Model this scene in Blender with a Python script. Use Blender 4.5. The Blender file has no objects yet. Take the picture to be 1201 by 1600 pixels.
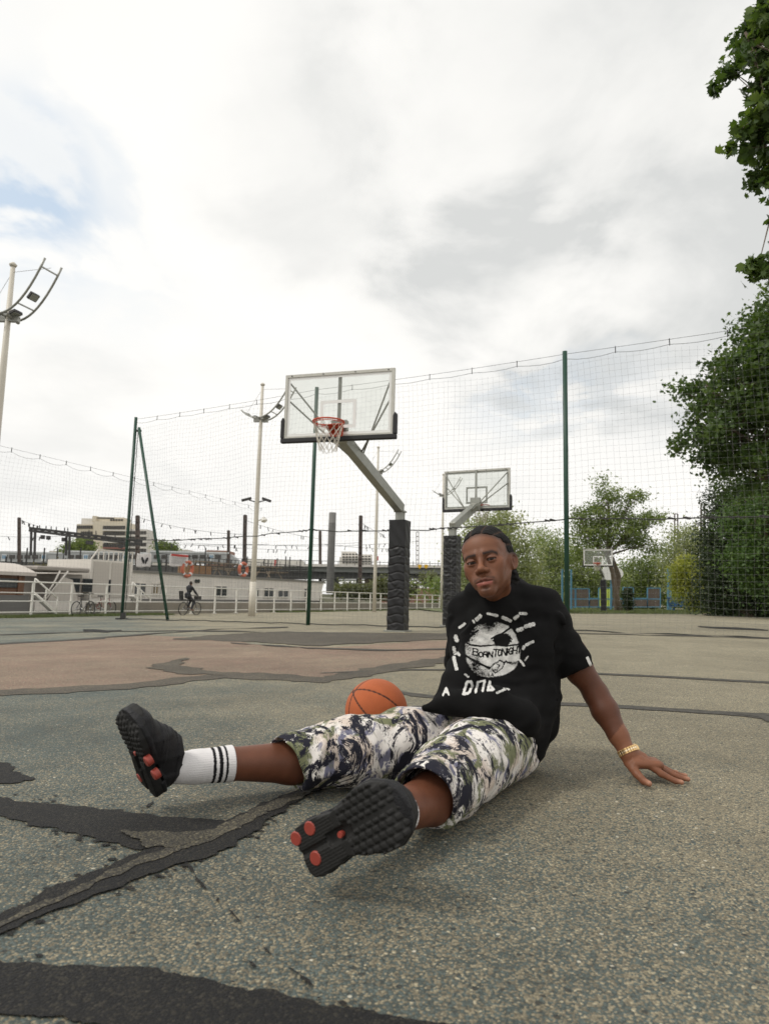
import bpy, bmesh, math, random
import numpy as np
from mathutils import Vector, Matrix, Quaternion
from mathutils.bvhtree import BVHTree

random.seed(7)
rng = np.random.default_rng(11)
scene = bpy.context.scene
COL = scene.collection

# ------------------------------------------------------------------ camera
CAM = Vector((0.0, 0.0, 0.56))
PITCH, ROLL, FPX = math.radians(7.1), math.radians(1.4), 1060.0
_f = Vector((0, math.cos(PITCH), math.sin(PITCH)))
_r0 = Vector((1, 0, 0)); _u0 = Vector((0, -math.sin(PITCH), math.cos(PITCH)))
_r = _r0*math.cos(ROLL) + _u0*math.sin(ROLL)
_u = -_r0*math.sin(ROLL) + _u0*math.cos(ROLL)
cam_data = bpy.data.cameras.new('camera')
cam = bpy.data.objects.new('camera', cam_data); COL.objects.link(cam)
M = Matrix((( _r.x, _u.x, -_f.x, CAM.x), (_r.y, _u.y, -_f.y, CAM.y), (_r.z, _u.z, -_f.z, CAM.z), (0, 0, 0, 1)))
cam.matrix_world = M
cam_data.sensor_fit = 'HORIZONTAL'; cam_data.sensor_width = 36.0
cam_data.lens = FPX/1201.0*36.0
cam_data.clip_start = 0.05; cam_data.clip_end = 6000
cam_data.dof.use_dof = True; cam_data.dof.focus_distance = 2.75; cam_data.dof.aperture_fstop = 8.0
scene.camera = cam

# ------------------------------------------------------------------ world
SUN_AZ = math.radians(-62)      # measured from +Y towards +X (negative: from the left)
SUN_EL = math.radians(48)
world = bpy.data.worlds.new("World"); scene.world = world; world.use_nodes = True
def build_world():
    nt = world.node_tree; nt.nodes.clear(); N = nt.nodes.new; L = nt.links.new
    out = N('ShaderNodeOutputWorld'); bg = N('ShaderNodeBackground'); L(bg.outputs[0], out.inputs[0])
    bg.inputs['Strength'].default_value = 0.12
    sky = N('ShaderNodeTexSky'); sky.sky_type = 'NISHITA'; sky.sun_disc = False
    sky.sun_elevation = SUN_EL; sky.sun_rotation = SUN_AZ
    tc = N('ShaderNodeTexCoord'); sep = N('ShaderNodeSeparateXYZ'); L(tc.outputs['Generated'], sep.inputs[0])
    def math_(op, a, b=None, clamp=False):
        n = N('ShaderNodeMath'); n.operation = op; n.use_clamp = clamp
        for i, v in enumerate((a, b)):
            if v is None: continue
            if isinstance(v, (int, float)): n.inputs[i].default_value = v
            else: L(v, n.inputs[i])
        return n.outputs[0]
    zc = math_('ADD', math_('MAXIMUM', sep.outputs[2], 0.0), 0.22)
    comb = N('ShaderNodeCombineXYZ')
    L(math_('DIVIDE', sep.outputs[0], zc), comb.inputs[0]); L(math_('DIVIDE', sep.outputs[1], zc), comb.inputs[1])
    def noise(scale, detail, rough, off=0.0, dist=0.0):
        mp = N('ShaderNodeMapping'); L(comb.outputs[0], mp.inputs[0]); mp.inputs['Location'].default_value = (off, off*1.7, off*.3)
        n = N('ShaderNodeTexNoise'); L(mp.outputs[0], n.inputs['Vector'])
        n.inputs['Scale'].default_value = scale; n.inputs['Detail'].default_value = detail
        n.inputs['Roughness'].default_value = rough; n.inputs['Distortion'].default_value = dist
        return n.outputs['Fac']
    def ramp(fac, stops, interp='EASE'):
        r = N('ShaderNodeValToRGB'); L(fac, r.inputs[0]); r.color_ramp.interpolation = interp
        e = r.color_ramp.elements
        while len(e) < len(stops): e.new(0.5)
        for el, (p, c) in zip(e, stops): el.position = p; el.color = (*c, 1) if isinstance(c, tuple) else (c, c, c, 1)
        return r.outputs[0]
    wob = noise(2.4, 6, .55, 4.0, .25); soft = noise(1.9, 3, .5, 9.0, .1)
    half = math_('ADD', math_('MULTIPLY', soft, .5), math_('MULTIPLY', wob, .5))
    big = noise(1.1, 5, .55, 1.3, .3)
    # cloud banks and gaps, each at its own bearing: direction, half-width (cos), weight
    def blob(px, py, rad, k, amp, sharp=False):
        d = ray(px, py)
        vm = N('ShaderNodeVectorMath'); vm.operation = 'DOT_PRODUCT'; L(tc.outputs['Generated'], vm.inputs[0]); vm.inputs[1].default_value = d
        mr = N('ShaderNodeMapRange'); mr.interpolation_type = 'SMOOTHERSTEP'
        w = math_('ADD', vm.outputs['Value'], math_('MULTIPLY', math_('SUBTRACT', wob if sharp else half, .5), k*2.0))
        L(w, mr.inputs[0]); mr.inputs[1].default_value = math.cos(rad); mr.inputs[2].default_value = 1.0
        return math_('MULTIPLY', mr.outputs[0], amp)
    def total(items, sharp=False):
        s = None
        for it in items:
            v = blob(*it, sharp); s = v if s is None else math_('ADD', s, v)
        return s
    gap = total([(25, 280, .105, .02, 1.2), (130, 265, .12, .02, .7), (60, 370, .12, .02, .5), (190, 430, .12, .02, .35),
                 (860, 610, .07, .016, .6), (780, 625, .06, .012, .5), (960, 590, .07, .016, .35), (-300, 200, .3, .08, .8)], True)
    gap = math_('MULTIPLY', math_('MULTIPLY', gap, ramp(wob, [(.40, 1.0), (.60, .12)])), .72, True)
    grey = total([(800, 470, .21, .05, .72), (700, 530, .16, .03, .35), (470, 170, .26, .06, .5), (560, 130, .13, .03, .35), (1180, 250, .36, .06, .7), (820, 60, .26, .06, .45),
                  (1110, 420, .22, .05, .5), (60, 760, .22, .05, .25), (760, 640, .12, .02, .2)])
    grey = math_('MULTIPLY', grey, ramp(wob, [(.3, .45), (.7, 1.0)]), True)
    thick = math_('MULTIPLY', ramp(big, [(.42, 0.0), (.75, 1.0)]), .12)
    shade = math_('ADD', math_('ADD', math_('MULTIPLY', grey, .95), thick), math_('MULTIPLY', ramp(wob, [(.4, 0.), (.75, 1.)]), .11), True)
    # cloud radiance, divided by the background strength below
    S = 1/0.12
    cl = N('ShaderNodeMix'); cl.data_type = 'RGBA'; L(shade, cl.inputs['Factor'])
    cl.inputs['A'].default_value = (1.05*S, 1.035*S, 1.0*S, 1); cl.inputs['B'].default_value = (.71*S, .72*S, .71*S, 1)
    # clouds outside a gap hide the sky
    sc = N('ShaderNodeMix'); sc.data_type = 'RGBA'; sc.blend_type = 'MULTIPLY'; sc.inputs['Factor'].default_value = 1.0
    L(sky.outputs[0], sc.inputs['A']); sc.inputs['B'].default_value = (1.25, 1.25, 1.25, 1)
    bl = N('ShaderNodeMix'); bl.data_type = 'RGBA'; L(sc.outputs['Result'], bl.inputs['A']); bl.inputs['B'].default_value = (.62*S, .73*S, .83*S, 1); bl.inputs['Factor'].default_value = .8
    mx = N('ShaderNodeMix'); mx.data_type = 'RGBA'; L(gap, mx.inputs['Factor']); L(cl.outputs['Result'], mx.inputs['A']); L(bl.outputs['Result'], mx.inputs['B'])
    L(mx.outputs['Result'], bg.inputs['Color'])
def ray(px, py):
    x = (px - 600.5)/FPX; y = (800 - py)/FPX
    return (_f + _r*x + _u*y).normalized()
build_world()

sun_d = bpy.data.lights.new('sun', 'SUN'); sun = bpy.data.objects.new('sun', sun_d); COL.objects.link(sun)
sun_d.energy = 1.5; sun_d.angle = math.radians(11); sun_d.color = (1.0, .955, .88)
sdir = Vector((math.sin(SUN_AZ)*math.cos(SUN_EL), -0.35*math.cos(SUN_EL), math.sin(SUN_EL))).normalized()
sun.rotation_euler = sdir.to_track_quat('Z', 'Y').to_euler()

scene.view_settings.view_transform = 'Standard'; scene.view_settings.look = 'None'
scene.view_settings.exposure = 0.0; scene.view_settings.gamma = 1.0
scene.view_settings.use_curve_mapping = False
scene.cycles.max_bounces = 8; scene.cycles.transparent_max_bounces = 24
scene.cycles.use_denoising = True

# ------------------------------------------------------------------ projection helpers
def gz(x, y):                     # the court falls gently towards the quay
    u = .5*y - x - 1.0
    sp = np.logaddexp(0.0, u*2.0)/2.0
    z = .018*sp
    return -np.minimum(z, .34 + .02*(z > .34)*0)
def W(px, py, d):                 # the point seen at (px, py) whose depth along +Y is d
    r = ray(px, py); return CAM + r*(d/r.y)
def GP(px, py):                   # the ground point seen at (px, py)
    r = ray(px, py); t = -CAM.z/r.z if r.z < 0 else 50.0
    for _ in range(30):
        p = CAM + r*t; t = (gz(p.x, p.y) - CAM.z)/r.z
    p = CAM + r*t; return Vector((p.x, p.y, float(gz(p.x, p.y))))
def proj(p):
    v = Vector(p) - CAM; d = v.dot(_f); return (600.5 + FPX*v.dot(_r)/d, 800 - FPX*v.dot(_u)/d)

# ------------------------------------------------------------------ materials
MATS = {}
def mat(name, color=(.5, .5, .5), rough=.6, metal=0.0, noise=0.0, nscale=8.0, bump=0.0, bscale=60.0, color2=None, spec=.5, detail=6, attr=None, coat=0.0, sss=0.0, coords='Object', stretch=None):
    if name in MATS: return MATS[name]
    m = bpy.data.materials.new(name); m.use_nodes = True; MATS[name] = m
    nt = m.node_tree; b = nt.nodes['Principled BSDF']; N = nt.nodes.new; L = nt.links.new
    b.inputs['Roughness'].default_value = rough; b.inputs['Metallic'].default_value = metal
    b.inputs['Specular IOR Level'].default_value = spec
    b.inputs['Coat Weight'].default_value = coat
    if sss: b.inputs['Subsurface Weight'].default_value = sss; b.inputs['Subsurface Radius'].default_value = (.012, .005, .003); b.inputs['Subsurface Scale'].default_value = .4
    tc = N('ShaderNodeTexCoord'); vec = tc.outputs[coords]
    if stretch:
        mp = N('ShaderNodeMapping'); L(vec, mp.inputs[0]); mp.inputs['Scale'].default_value = stretch; vec = mp.outputs[0]
    base = None
    if attr:
        a = N('ShaderNodeAttribute'); a.attribute_name = attr; base = a.outputs['Color']
    if noise or color2:
        n = N('ShaderNodeTexNoise'); L(vec, n.inputs['Vector']); n.inputs['Scale'].default_value = nscale; n.inputs['Detail'].default_value = detail; n.inputs['Roughness'].default_value = .65
        if color2:
            r = N('ShaderNodeValToRGB'); L(n.outputs['Fac'], r.inputs[0])
            r.color_ramp.elements[0].position = .35; r.color_ramp.elements[1].position = .65
            r.color_ramp.elements[0].color = (*color, 1); r.color_ramp.elements[1].color = (*color2, 1)
            L(r.outputs[0], b.inputs['Base Color'])
        else:
            mr = N('ShaderNodeMapRange'); L(n.outputs['Fac'], mr.inputs[0]); mr.inputs[1].default_value = .25; mr.inputs[2].default_value = .75
            mr.inputs[3].default_value = 1-noise; mr.inputs[4].default_value = 1+noise
            mx = N('ShaderNodeMix'); mx.data_type = 'RGBA'; mx.blend_type = 'MULTIPLY'; mx.inputs['Factor'].default_value = 1
            if base: L(base, mx.inputs['A'])
            else: mx.inputs['A'].default_value = (*color, 1)
            L(mr.outputs[0], mx.inputs['B']); L(mx.outputs['Result'], b.inputs['Base Color'])
    elif base: L(base, b.inputs['Base Color'])
    else: b.inputs['Base Color'].default_value = (*color, 1)
    if bump:
        n2 = N('ShaderNodeTexNoise'); L(vec, n2.inputs['Vector']); n2.inputs['Scale'].default_value = bscale; n2.inputs['Detail'].default_value = 4
        bp = N('ShaderNodeBump'); L(n2.outputs['Fac'], bp.inputs['Height']); bp.inputs['Strength'].default_value = bump; bp.inputs['Distance'].default_value = .01
        L(bp.outputs[0], b.inputs['Normal'])
    return m

# ------------------------------------------------------------------ object helpers
def link(o, parent=None):
    COL.objects.link(o)
    if parent is not None: o.parent = parent
    return o
def tag(o, label=None, cat=None, group=None, kind=None):
    if label: o['label'] = label
    if cat: o['category'] = cat
    if group: o['group'] = group
    if kind: o['kind'] = kind
    return o
def thing(name, label, cat, loc=(0, 0, 0), rz=0.0, group=None, parent=None):
    o = bpy.data.objects.new(name, None); o.empty_display_size = .1; o.location = loc; o.rotation_euler = (0, 0, rz)
    link(o, parent); return tag(o, label, cat, group)
def copy_tree(o, parent=None):
    c = o.copy(); COL.objects.link(c)
    if parent is not None: c.parent = parent
    for ch in list(o.children): copy_tree(ch, c)
    return c

class MB:
    """collects simple solids, then becomes ONE mesh object"""
    def __init__(s): s.v = []; s.f = []; s.mi = []
    def _add(s, vs, fs, mi=0):
        o = len(s.v); s.v += [tuple(v) for v in vs]; s.f += [tuple(i+o for i in f) for f in fs]; s.mi += [mi]*len(fs); return s
    def box(s, c, size, rot=None, mi=0):
        hx, hy, hz = size[0]/2, size[1]/2, size[2]/2; c = Vector(c)
        vs = [Vector((x, y, z)) for x in (-hx, hx) for y in (-hy, hy) for z in (-hz, hz)]
        if rot is not None: vs = [rot @ v for v in vs]
        return s._add([v+c for v in vs], [(0, 1, 3, 2), (4, 6, 7, 5), (0, 4, 5, 1), (2, 3, 7, 6), (0, 2, 6, 4), (1, 5, 7, 3)], mi)
    def bar(s, a, b, w, h=None, up=(0, 0, 1), mi=0):
        a = Vector(a); b = Vector(b); d = b-a; L_ = d.length
        if L_ < 1e-6: return s
        y = d/L_; upv = Vector(up)
        if abs(y.dot(upv)) > .98: upv = Vector((0, 1, 0))
        x = y.cross(upv).normalized(); z = x.cross(y)
        h = w if h is None else h
        R = Matrix((x, y, z)).transposed()
        return s.box((a+b)/2, (w, L_, h), R, mi)
    def tube(s, pts, r, n=8, cap=True, mi=0, up=None):
        pts = [Vector(p) for p in pts]; rs = r if isinstance(r, (list, tuple)) else [r]*len(pts)
        rings = []; prev = None
        for i, p in enumerate(pts):
            d = (pts[min(i+1, len(pts)-1)] - pts[max(i-1, 0)]).normalized()
            if prev is None:
                a = Vector((0, 0, 1)) if abs(d.z) < .9 else Vector((1, 0, 0)); x = d.cross(a).normalized()
            else: x = (prev - d*prev.dot(d)).normalized()
            prev = x; y = d.cross(x)
            rings.append([p + (x*math.cos(t)+y*math.sin(t))*rs[i] for t in [2*math.pi*k/n for k in range(n)]])
        vs = [v for R_ in rings for v in R_]; fs = []
        for i in range(len(pts)-1):
            for k in range(n):
                fs.append((i*n+k, i*n+(k+1) % n, (i+1)*n+(k+1) % n, (i+1)*n+k))
        if cap: fs.append(tuple(range(n))[::-1]); fs.append(tuple((len(pts)-1)*n+k for k in range(n)))
        return s._add(vs, fs, mi)
    def prism(s, poly, vec, mi=0):
        n = len(poly); P = [Vector(p) for p in poly]; v = Vector(vec)
        fs = [tuple(range(n)), tuple(range(2*n-1, n-1, -1))] + [(i, i+n, (i+1) % n+n, (i+1) % n) for i in range(n)]
        return s._add(P+[p+v for p in P], fs, mi)
    def build(s, name, m, parent=None, smooth=False, bevel=0.0):
        me = bpy.data.meshes.new(name); me.from_pydata(s.v, [], s.f); me.update()
        ms = m if isinstance(m, (list, tuple)) else [m]
        for q in ms: me.materials.append(q)
        if len(ms) > 1: me.polygons.foreach_set('material_index', s.mi)
        bm = bmesh.new(); bm.from_mesh(me); bmesh.ops.recalc_face_normals(bm, faces=bm.faces)
        if bevel: bmesh.ops.bevel(bm, geom=list(bm.edges), offset=bevel, segments=1, affect='EDGES', clamp_overlap=True)
        bm.to_mesh(me); bm.free()
        if smooth: me.shade_smooth()
        o = bpy.data.objects.new(name, me); return link(o, parent)

def mesh_np(name, V, F, m, parent=None, smooth=True, color=None):
    """V (n,3), F (m,k) numpy -> object"""
    me = bpy.data.meshes.new(name); V = np.asarray(V, np.float32); F = np.asarray(F, np.int32)
    k = F.shape[1]; me.vertices.add(len(V)); me.vertices.foreach_set('co', V.ravel())
    me.loops.add(F.size); me.loops.foreach_set('vertex_index', F.ravel())
    me.polygons.add(len(F)); me.polygons.foreach_set('loop_start', np.arange(0, F.size, k, dtype=np.int32))
    try: me.polygons.foreach_set('loop_total', np.full(len(F), k, np.int32))
    except Exception: pass
    me.update(calc_edges=True); me.validate(clean_customdata=False)
    if smooth: me.shade_smooth()
    if color is not None:
        a = me.color_attributes.new('Col', 'FLOAT_COLOR', 'POINT')
        c = np.ones((len(V), 4), np.float32); c[:, :3] = color; a.data.foreach_set('color', c.ravel())
    me.materials.append(m)
    return link(bpy.data.objects.new(name, me), parent)
# ------------------------------------------------------------------ quay frame: s along the quay edge, t towards the court
QA = Vector((-11.6, 20.5)); QD = Vector((.444, .896)).normalized(); QN = Vector((QD.y, -QD.x))
def Q(s, t, z=None):
    p = QA + QD*s + QN*t
    return Vector((p.x, p.y, float(gz(p.x, p.y)) if z is None else z))
def s_at(px, t):                  # where a line of sight at column px meets the line t
    d = W(px, 930, 1.0) - CAM; a = d.x/d.y; p = QA + QN*t
    return (a*p.y - p.x)/(QD.x - a*QD.y)
QROT = math.atan2(QD.y, QD.x)

# ------------------------------------------------------------------ asphalt
def asphalt(name, paint, worn, pmin=.25, pmax=.8, posgrad=True, dark=1.0, stones=True, wear_scale=.9):
    m = bpy.data.materials.new(name); m.use_nodes = True
    nt = m.node_tree; b = nt.nodes['Principled BSDF']; N = nt.nodes.new; L = nt.links.new
    tc = N('ShaderNodeTexCoord'); V = tc.outputs['Object']
    def tex(kind, scale, **k):
        n = N(kind); L(V, n.inputs['Vector']); n.inputs['Scale'].default_value = scale
        for a_, v in k.items(): n.inputs[a_].default_value = v
        return n
    def m2(op, a, b_, clamp=False):
        n = N('ShaderNodeMath'); n.operation = op; n.use_clamp = clamp
        for i, v in enumerate((a, b_)):
            if isinstance(v, (int, float)): n.inputs[i].default_value = v
            else: L(v, n.inputs[i])
        return n.outputs[0]
    def mix(f, a, b_, mode='MIX'):
        n = N('ShaderNodeMix'); n.data_type = 'RGBA'; n.blend_type = mode
        if isinstance(f, (int, float)): n.inputs['Factor'].default_value = f
        else: L(f, n.inputs['Factor'])
        for s_, v in (('A', a), ('B', b_)):
            if isinstance(v, tuple): n.inputs[s_].default_value = (*v, 1)
            else: L(v, n.inputs[s_])
        return n.outputs['Result']
    def ramp(fac, stops, interp='LINEAR'):
        r = N('ShaderNodeValToRGB'); L(fac, r.inputs[0]); r.color_ramp.interpolation = interp; e = r.color_ramp.elements
        while len(e) < len(stops): e.new(.5)
        for el, (p, c) in zip(e, stops): el.position = p; el.color = (*c, 1) if isinstance(c, tuple) else (c, c, c, 1)
        return r.outputs[0]
    warp = tex('ShaderNodeTexNoise', 90, Detail=2); 
    vor = tex('ShaderNodeTexVoronoi', 225, Randomness=1.0)
    add = N('ShaderNodeVectorMath'); add.operation = 'MULTIPLY_ADD'; L(warp.outputs['Color'], add.inputs[0]); add.inputs[1].default_value = (.006,)*3; L(V, add.inputs[2])
    L(add.outputs[0], vor.inputs['Vector'])
    sepc = N('ShaderNodeSeparateColor'); L(vor.outputs['Color'], sepc.inputs[0])
    big = tex('ShaderNodeTexVoronoi', 62, Randomness=1.0); sepb = N('ShaderNodeSeparateColor'); L(big.outputs['Color'], sepb.inputs[0])
    stone = ramp(sepc.outputs[0], [(0, (.15, .144, .120)), (.3, (.21, .198, .158)), (.6, (.27, .252, .196)), (.88, (.33, .305, .235)), (.97, (.42, .39, .30)), (1, (.52, .49, .39))])
    stone = mix(1.0, stone, worn, 'MULTIPLY')
    gap = ramp(vor.outputs['Distance'], [(.25, 1.0), (.8, .58)])
    stone = mix(1.0, stone, gap, 'MULTIPLY')
    # paint left between the stone tops, lost where feet wear it
    n1 = tex('ShaderNodeTexNoise', wear_scale, Detail=7, Roughness=.62); n2 = tex('ShaderNodeTexNoise', 14, Detail=5, Roughness=.7)
    cover = m2('ADD', m2('MULTIPLY', n1.outputs['Fac'], 1.1), m2('MULTIPLY', n2.outputs['Fac'], .35))
    if posgrad:
        sx = N('ShaderNodeSeparateXYZ'); L(V, sx.inputs[0])
        g = m2('ADD', m2('MULTIPLY', sx.outputs[0], -.20), m2('MULTIPLY', sx.outputs[1], -.075))
        cover = m2('ADD', cover, m2('MINIMUM', m2('MAXIMUM', m2('ADD', g, .17), -.34), .16))
    cover = N_clamp = m2('MULTIPLY', m2('SUBTRACT', cover, .5), 1.7, True)
    pf = m2('ADD', pmin, m2('MULTIPLY', cover, pmax-pmin))
    sel = m2('LESS_THAN', sepc.outputs[1], pf)
    pr = ramp(sepc.outputs[2], [(0, tuple(c*.6 for c in paint)), (.5, paint), (1, tuple(c*1.35 for c in paint))])
    pr = mix(1.0, pr, ramp(vor.outputs['Distance'], [(.2, 1.0), (.8, .5)]), 'MULTIPLY')
    col = mix(m2('MULTIPLY', sel, .88), stone, pr)
    # scattered pale chips and dark holes
    if stones:
        chip = m2('MULTIPLY', m2('GREATER_THAN', sepb.outputs[0], .975), m2('LESS_THAN', big.outputs['Distance'], .24))
        col = mix(chip, col, (.6, .56, .45))
        hole = m2('MULTIPLY', m2('GREATER_THAN', sepb.outputs[1], .94), m2('LESS_THAN', big.outputs['Distance'], .34))
        col = mix(m2('MULTIPLY', hole, .75), col, (.03, .032, .03))
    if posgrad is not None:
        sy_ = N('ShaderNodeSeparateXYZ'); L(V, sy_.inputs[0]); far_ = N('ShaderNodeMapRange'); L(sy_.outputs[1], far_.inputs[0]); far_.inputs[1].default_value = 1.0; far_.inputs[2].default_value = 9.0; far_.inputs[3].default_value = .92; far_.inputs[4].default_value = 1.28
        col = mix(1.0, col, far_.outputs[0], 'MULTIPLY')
    stain = tex('ShaderNodeTexNoise', .55, Detail=8, Roughness=.6)
    col = mix(1.0, col, ramp(stain.outputs['Fac'], [(.3, .72*dark), (.7, 1.12*dark)]), 'MULTIPLY')
    st2 = tex('ShaderNodeTexNoise', 3.3, Detail=6, Roughness=.65)
    col = mix(1.0, col, ramp(st2.outputs['Fac'], [(.3, .84), (.7, 1.1)]), 'MULTIPLY')
    L(col, b.inputs['Base Color']); b.inputs['Roughness'].default_value = .82; b.inputs['Specular IOR Level'].default_value = .35
    h = m2('ADD', m2('MULTIPLY', vor.outputs['Distance'], -1.0), m2('MULTIPLY', sepc.outputs[0], .35))
    bp = N('ShaderNodeBump'); L(h, bp.inputs['Height']); bp.inputs['Strength'].default_value = .55; bp.inputs['Distance'].default_value = .004
    L(bp.outputs[0], b.inputs['Normal'])
    return m
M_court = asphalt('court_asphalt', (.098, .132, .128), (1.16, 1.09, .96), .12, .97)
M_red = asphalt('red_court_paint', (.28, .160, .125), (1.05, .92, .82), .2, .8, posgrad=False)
def tarmat(name, c1, c2):
    return mat(name, c1, rough=.85, nscale=34, color2=c2, bump=.5, bscale=160, detail=8, spec=.25)
M_tar = asphalt('tar', (.010, .010, .011), (.13, .125, .125), .55, .97, posgrad=None, stones=False, wear_scale=5)
M_tar2 = asphalt('old_tar', (.06, .056, .048), (.55, .52, .46), .4, .9, posgrad=None, stones=False, wear_scale=6)
M_tar3 = asphalt('dusty_tar', (.085, .075, .066), (.68, .62, .55), .4, .9, posgrad=None, stones=False, wear_scale=3)

# the ground sheet: land on the court side of the quay edge, out to the horizon
def ground_sheet():
    T = np.concatenate([[-.9], np.linspace(0, 40, 81), [50, 70, 100, 160, 300, 700, 1500, 3000]])
    S = np.concatenate([[-2500, -800, -300, -120, -60], np.linspace(-40, 60, 126), [75, 100, 150, 300, 700, 1500, 4000]])
    s, t = np.meshgrid(S, T, indexing='ij')
    x = QA.x + QD.x*s + QN.x*t; y = QA.y + QD.y*s + QN.y*t; z = gz(x, y)
    V = np.stack([x, y, z], -1).reshape(-1, 3); n, k = s.shape
    idx = np.arange(n*k).reshape(n, k)
    F = np.stack([idx[:-1, :-1], idx[1:, :-1], idx[1:, 1:], idx[:-1, 1:]], -1).reshape(-1, 4)[:, ::-1]
    o = mesh_np('court_ground', V, F, M_court); tag(o, kind='structure')
ground_sheet()
M_conc = mat('quay_concrete', (.24, .225, .19), rough=.9, noise=.25, nscale=3, bump=.3, bscale=30)
q = MB(); A_, B_ = Q(-2500, -.9, 0), Q(4000, -.9, 0)
q._add([A_+Vector((0, 0, -.2)), B_+Vector((0, 0, -.2)), B_+Vector((0, 0, -4)), A_+Vector((0, 0, -4))], [(0, 1, 2, 3)])
tag(q.build('quay_wall_face', M_conc), kind='structure')
M_water = mat('river_water', (.035, .045, .04), rough=.08, bump=.25, bscale=1.2)
wv = MB(); wv._add([Q(-2500, -.95, -1.9), Q(4000, -.95, -1.9), Q(4000, -160, -1.9), Q(-2500, -160, -1.9)], [(0, 1, 2, 3)])
tag(wv.build('river_water', M_water), kind='structure')
M_bank = mat('far_bank_earth', (.09, .10, .055), rough=.95, nscale=.2, color2=(.17, .15, .11), bump=.4, bscale=2)
bk = MB(); b0, b1 = Q(-2500, -60, -2.2), Q(4000, -60, -2.2); nn = Vector((-QN.x, -QN.y, 0))
bk._add([b0, b1, b1+nn*9+Vector((0, 0, 3.0)), b0+nn*9+Vector((0, 0, 3.0)), b1+nn*4000+Vector((0, 0, 3.0)), b0+nn*4000+Vector((0, 0, 3.0))], [(0, 1, 2, 3), (3, 2, 4, 5)])
tag(bk.build('far_bank', M_bank), kind='structure')

# ------------------------------------------------------------------ flat marks on the court
def sheet(name, outline, m, lift, jit=.006, step=.05):
    """outline: picture-plane polygon laid on the ground, edges broken up"""
    pts = [GP(*p) for p in outline]; out = []
    for i, a in enumerate(pts):
        b = pts[(i+1) % len(pts)]; d = (b-a).length; sc = max(1.0, a.y/2.0)
        n = max(1, min(400, int(d/(step*sc*.6)))); ph = rng.uniform(0, 6.28, 4)
        nrm = Vector((-(b-a).y, (b-a).x, 0)); nrm = nrm.normalized() if nrm.length > 0 else nrm
        for k in range(n):
            p = a.lerp(b, k/n)
            if k: u_ = d*k/n/sc; env = min(1, 4*min(k, n-k)/n); p += nrm*(rng.normal(0, jit*sc*.6)+env*jit*sc*(1.3*math.sin(u_*31+ph[0])+1.0*math.sin(u_*73+ph[1])+.8*math.sin(u_*13+ph[2])*math.sin(u_*47+ph[3])))
            p.z = float(gz(p.x, p.y)) + lift*max(1.0, a.y/4.0); out.append(p)
    me = bpy.data.meshes.new(name); bm = bmesh.new()
    vs = [bm.verts.new(p) for p in out]; f = bm.faces.new(vs)
    bmesh.ops.triangulate(bm, faces=[f], ngon_method='EAR_CLIP')
    bmesh.ops.recalc_face_normals(bm, faces=bm.faces)
    if bm.faces and sum(f.normal.z for f in bm.faces) < 0: bmesh.ops.reverse_faces(bm, faces=bm.faces)
    bm.to_mesh(me); bm.free(); me.materials.append(m)
    o = link(bpy.data.objects.new(name, me)); tag(o, kind='structure'); return o
def strip(name, rows, m, lift, jit=.006, step=.05):
    """rows: (x, y_top, y_bottom)"""
    top = [(x, a) for x, a, b in rows]; bot = [(x, b) for x, a, b in rows][::-1]
    return sheet(name, top+bot, m, lift, jit, step)
sheet('red_painted_area', [(-260, 1030), (0, 1006), (120, 1000), (230, 993), (330, 998), (420, 1009), (520, 1012), (640, 1003), (760, 998), (830, 1004), (830, 1022), (700, 1032), (600, 1041), (500, 1063), (350, 1053), (200, 1074), (0, 1083), (-260, 1110)], M_red, .0015, .01, .1)
strip('tar_seam', [(-300, 1108, 1118), (0, 1079, 1088), (200, 1069, 1078), (350, 1051, 1060), (450, 1054, 1064), (505, 1059, 1068), (600, 1040, 1052), (700, 1026, 1036), (840, 1017, 1026)], M_tar3, .003, .008)
strip('tar_patch', [(270, 999, 1000), (330, 993, 1001), (430, 988, 1006), (500, 988, 1010), (600, 990, 1004), (720, 990, 999), (800, 992, 996)], M_tar3, .003, .01)
strip('tar_smear', [(236, 1041, 1046), (256, 1037, 1048), (275, 1036, 1054), (300, 1044, 1055), (322, 1049, 1054), (350, 1052, 1056)], M_tar3, .0045, .01)
strip('tar_smear', [(255, 1038, 1043), (275, 1032, 1038), (292, 1029, 1032)], M_tar3, .0045, .006)
strip('tar_band', [(-260, 1215, 1235), (0, 1247, 1276), (50, 1256, 1291), (110, 1261, 1303), (170, 1267, 1318), (220, 1273, 1330), (290, 1279, 1318), (345, 1283, 1300), (375, 1285, 1288)], M_tar, .003, .004, .02)
strip('tar_seam', [(-200, 1520, 1565), (0, 1432, 1463), (60, 1402, 1436), (120, 1376, 1415), (180, 1350, 1392), (225, 1331, 1372), (290, 1310, 1350), (330, 1296, 1340), (370, 1276, 1322), (388, 1268, 1307), (430, 1250, 1276), (470, 1234, 1250), (520, 1212, 1226), (600, 1185, 1195)], M_tar, .0042, .004, .02)
strip('worn_tar_centre', [(-200, 1540, 1550), (0, 1446, 1454), (60, 1416, 1426), (120, 1390, 1401), (200, 1352, 1364), (270, 1322, 1336), (330, 1300, 1318), (380, 1276, 1292), (430, 1254, 1268), (475, 1235, 1247), (540, 1208, 1216)], M_tar2, .0056, .004, .02)
strip('worn_tar_centre', [(195, 1300, 1306), (230, 1303, 1330), (280, 1305, 1326), (330, 1300, 1312)], M_tar2, .0062, .004, .015)
strip('tar_blotch', [(-120, 1170, 1210), (0, 1192, 1226), (15, 1194, 1226), (32, 1208, 1224), (48, 1216, 1221)], M_tar, .003, .005, .02)
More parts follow.
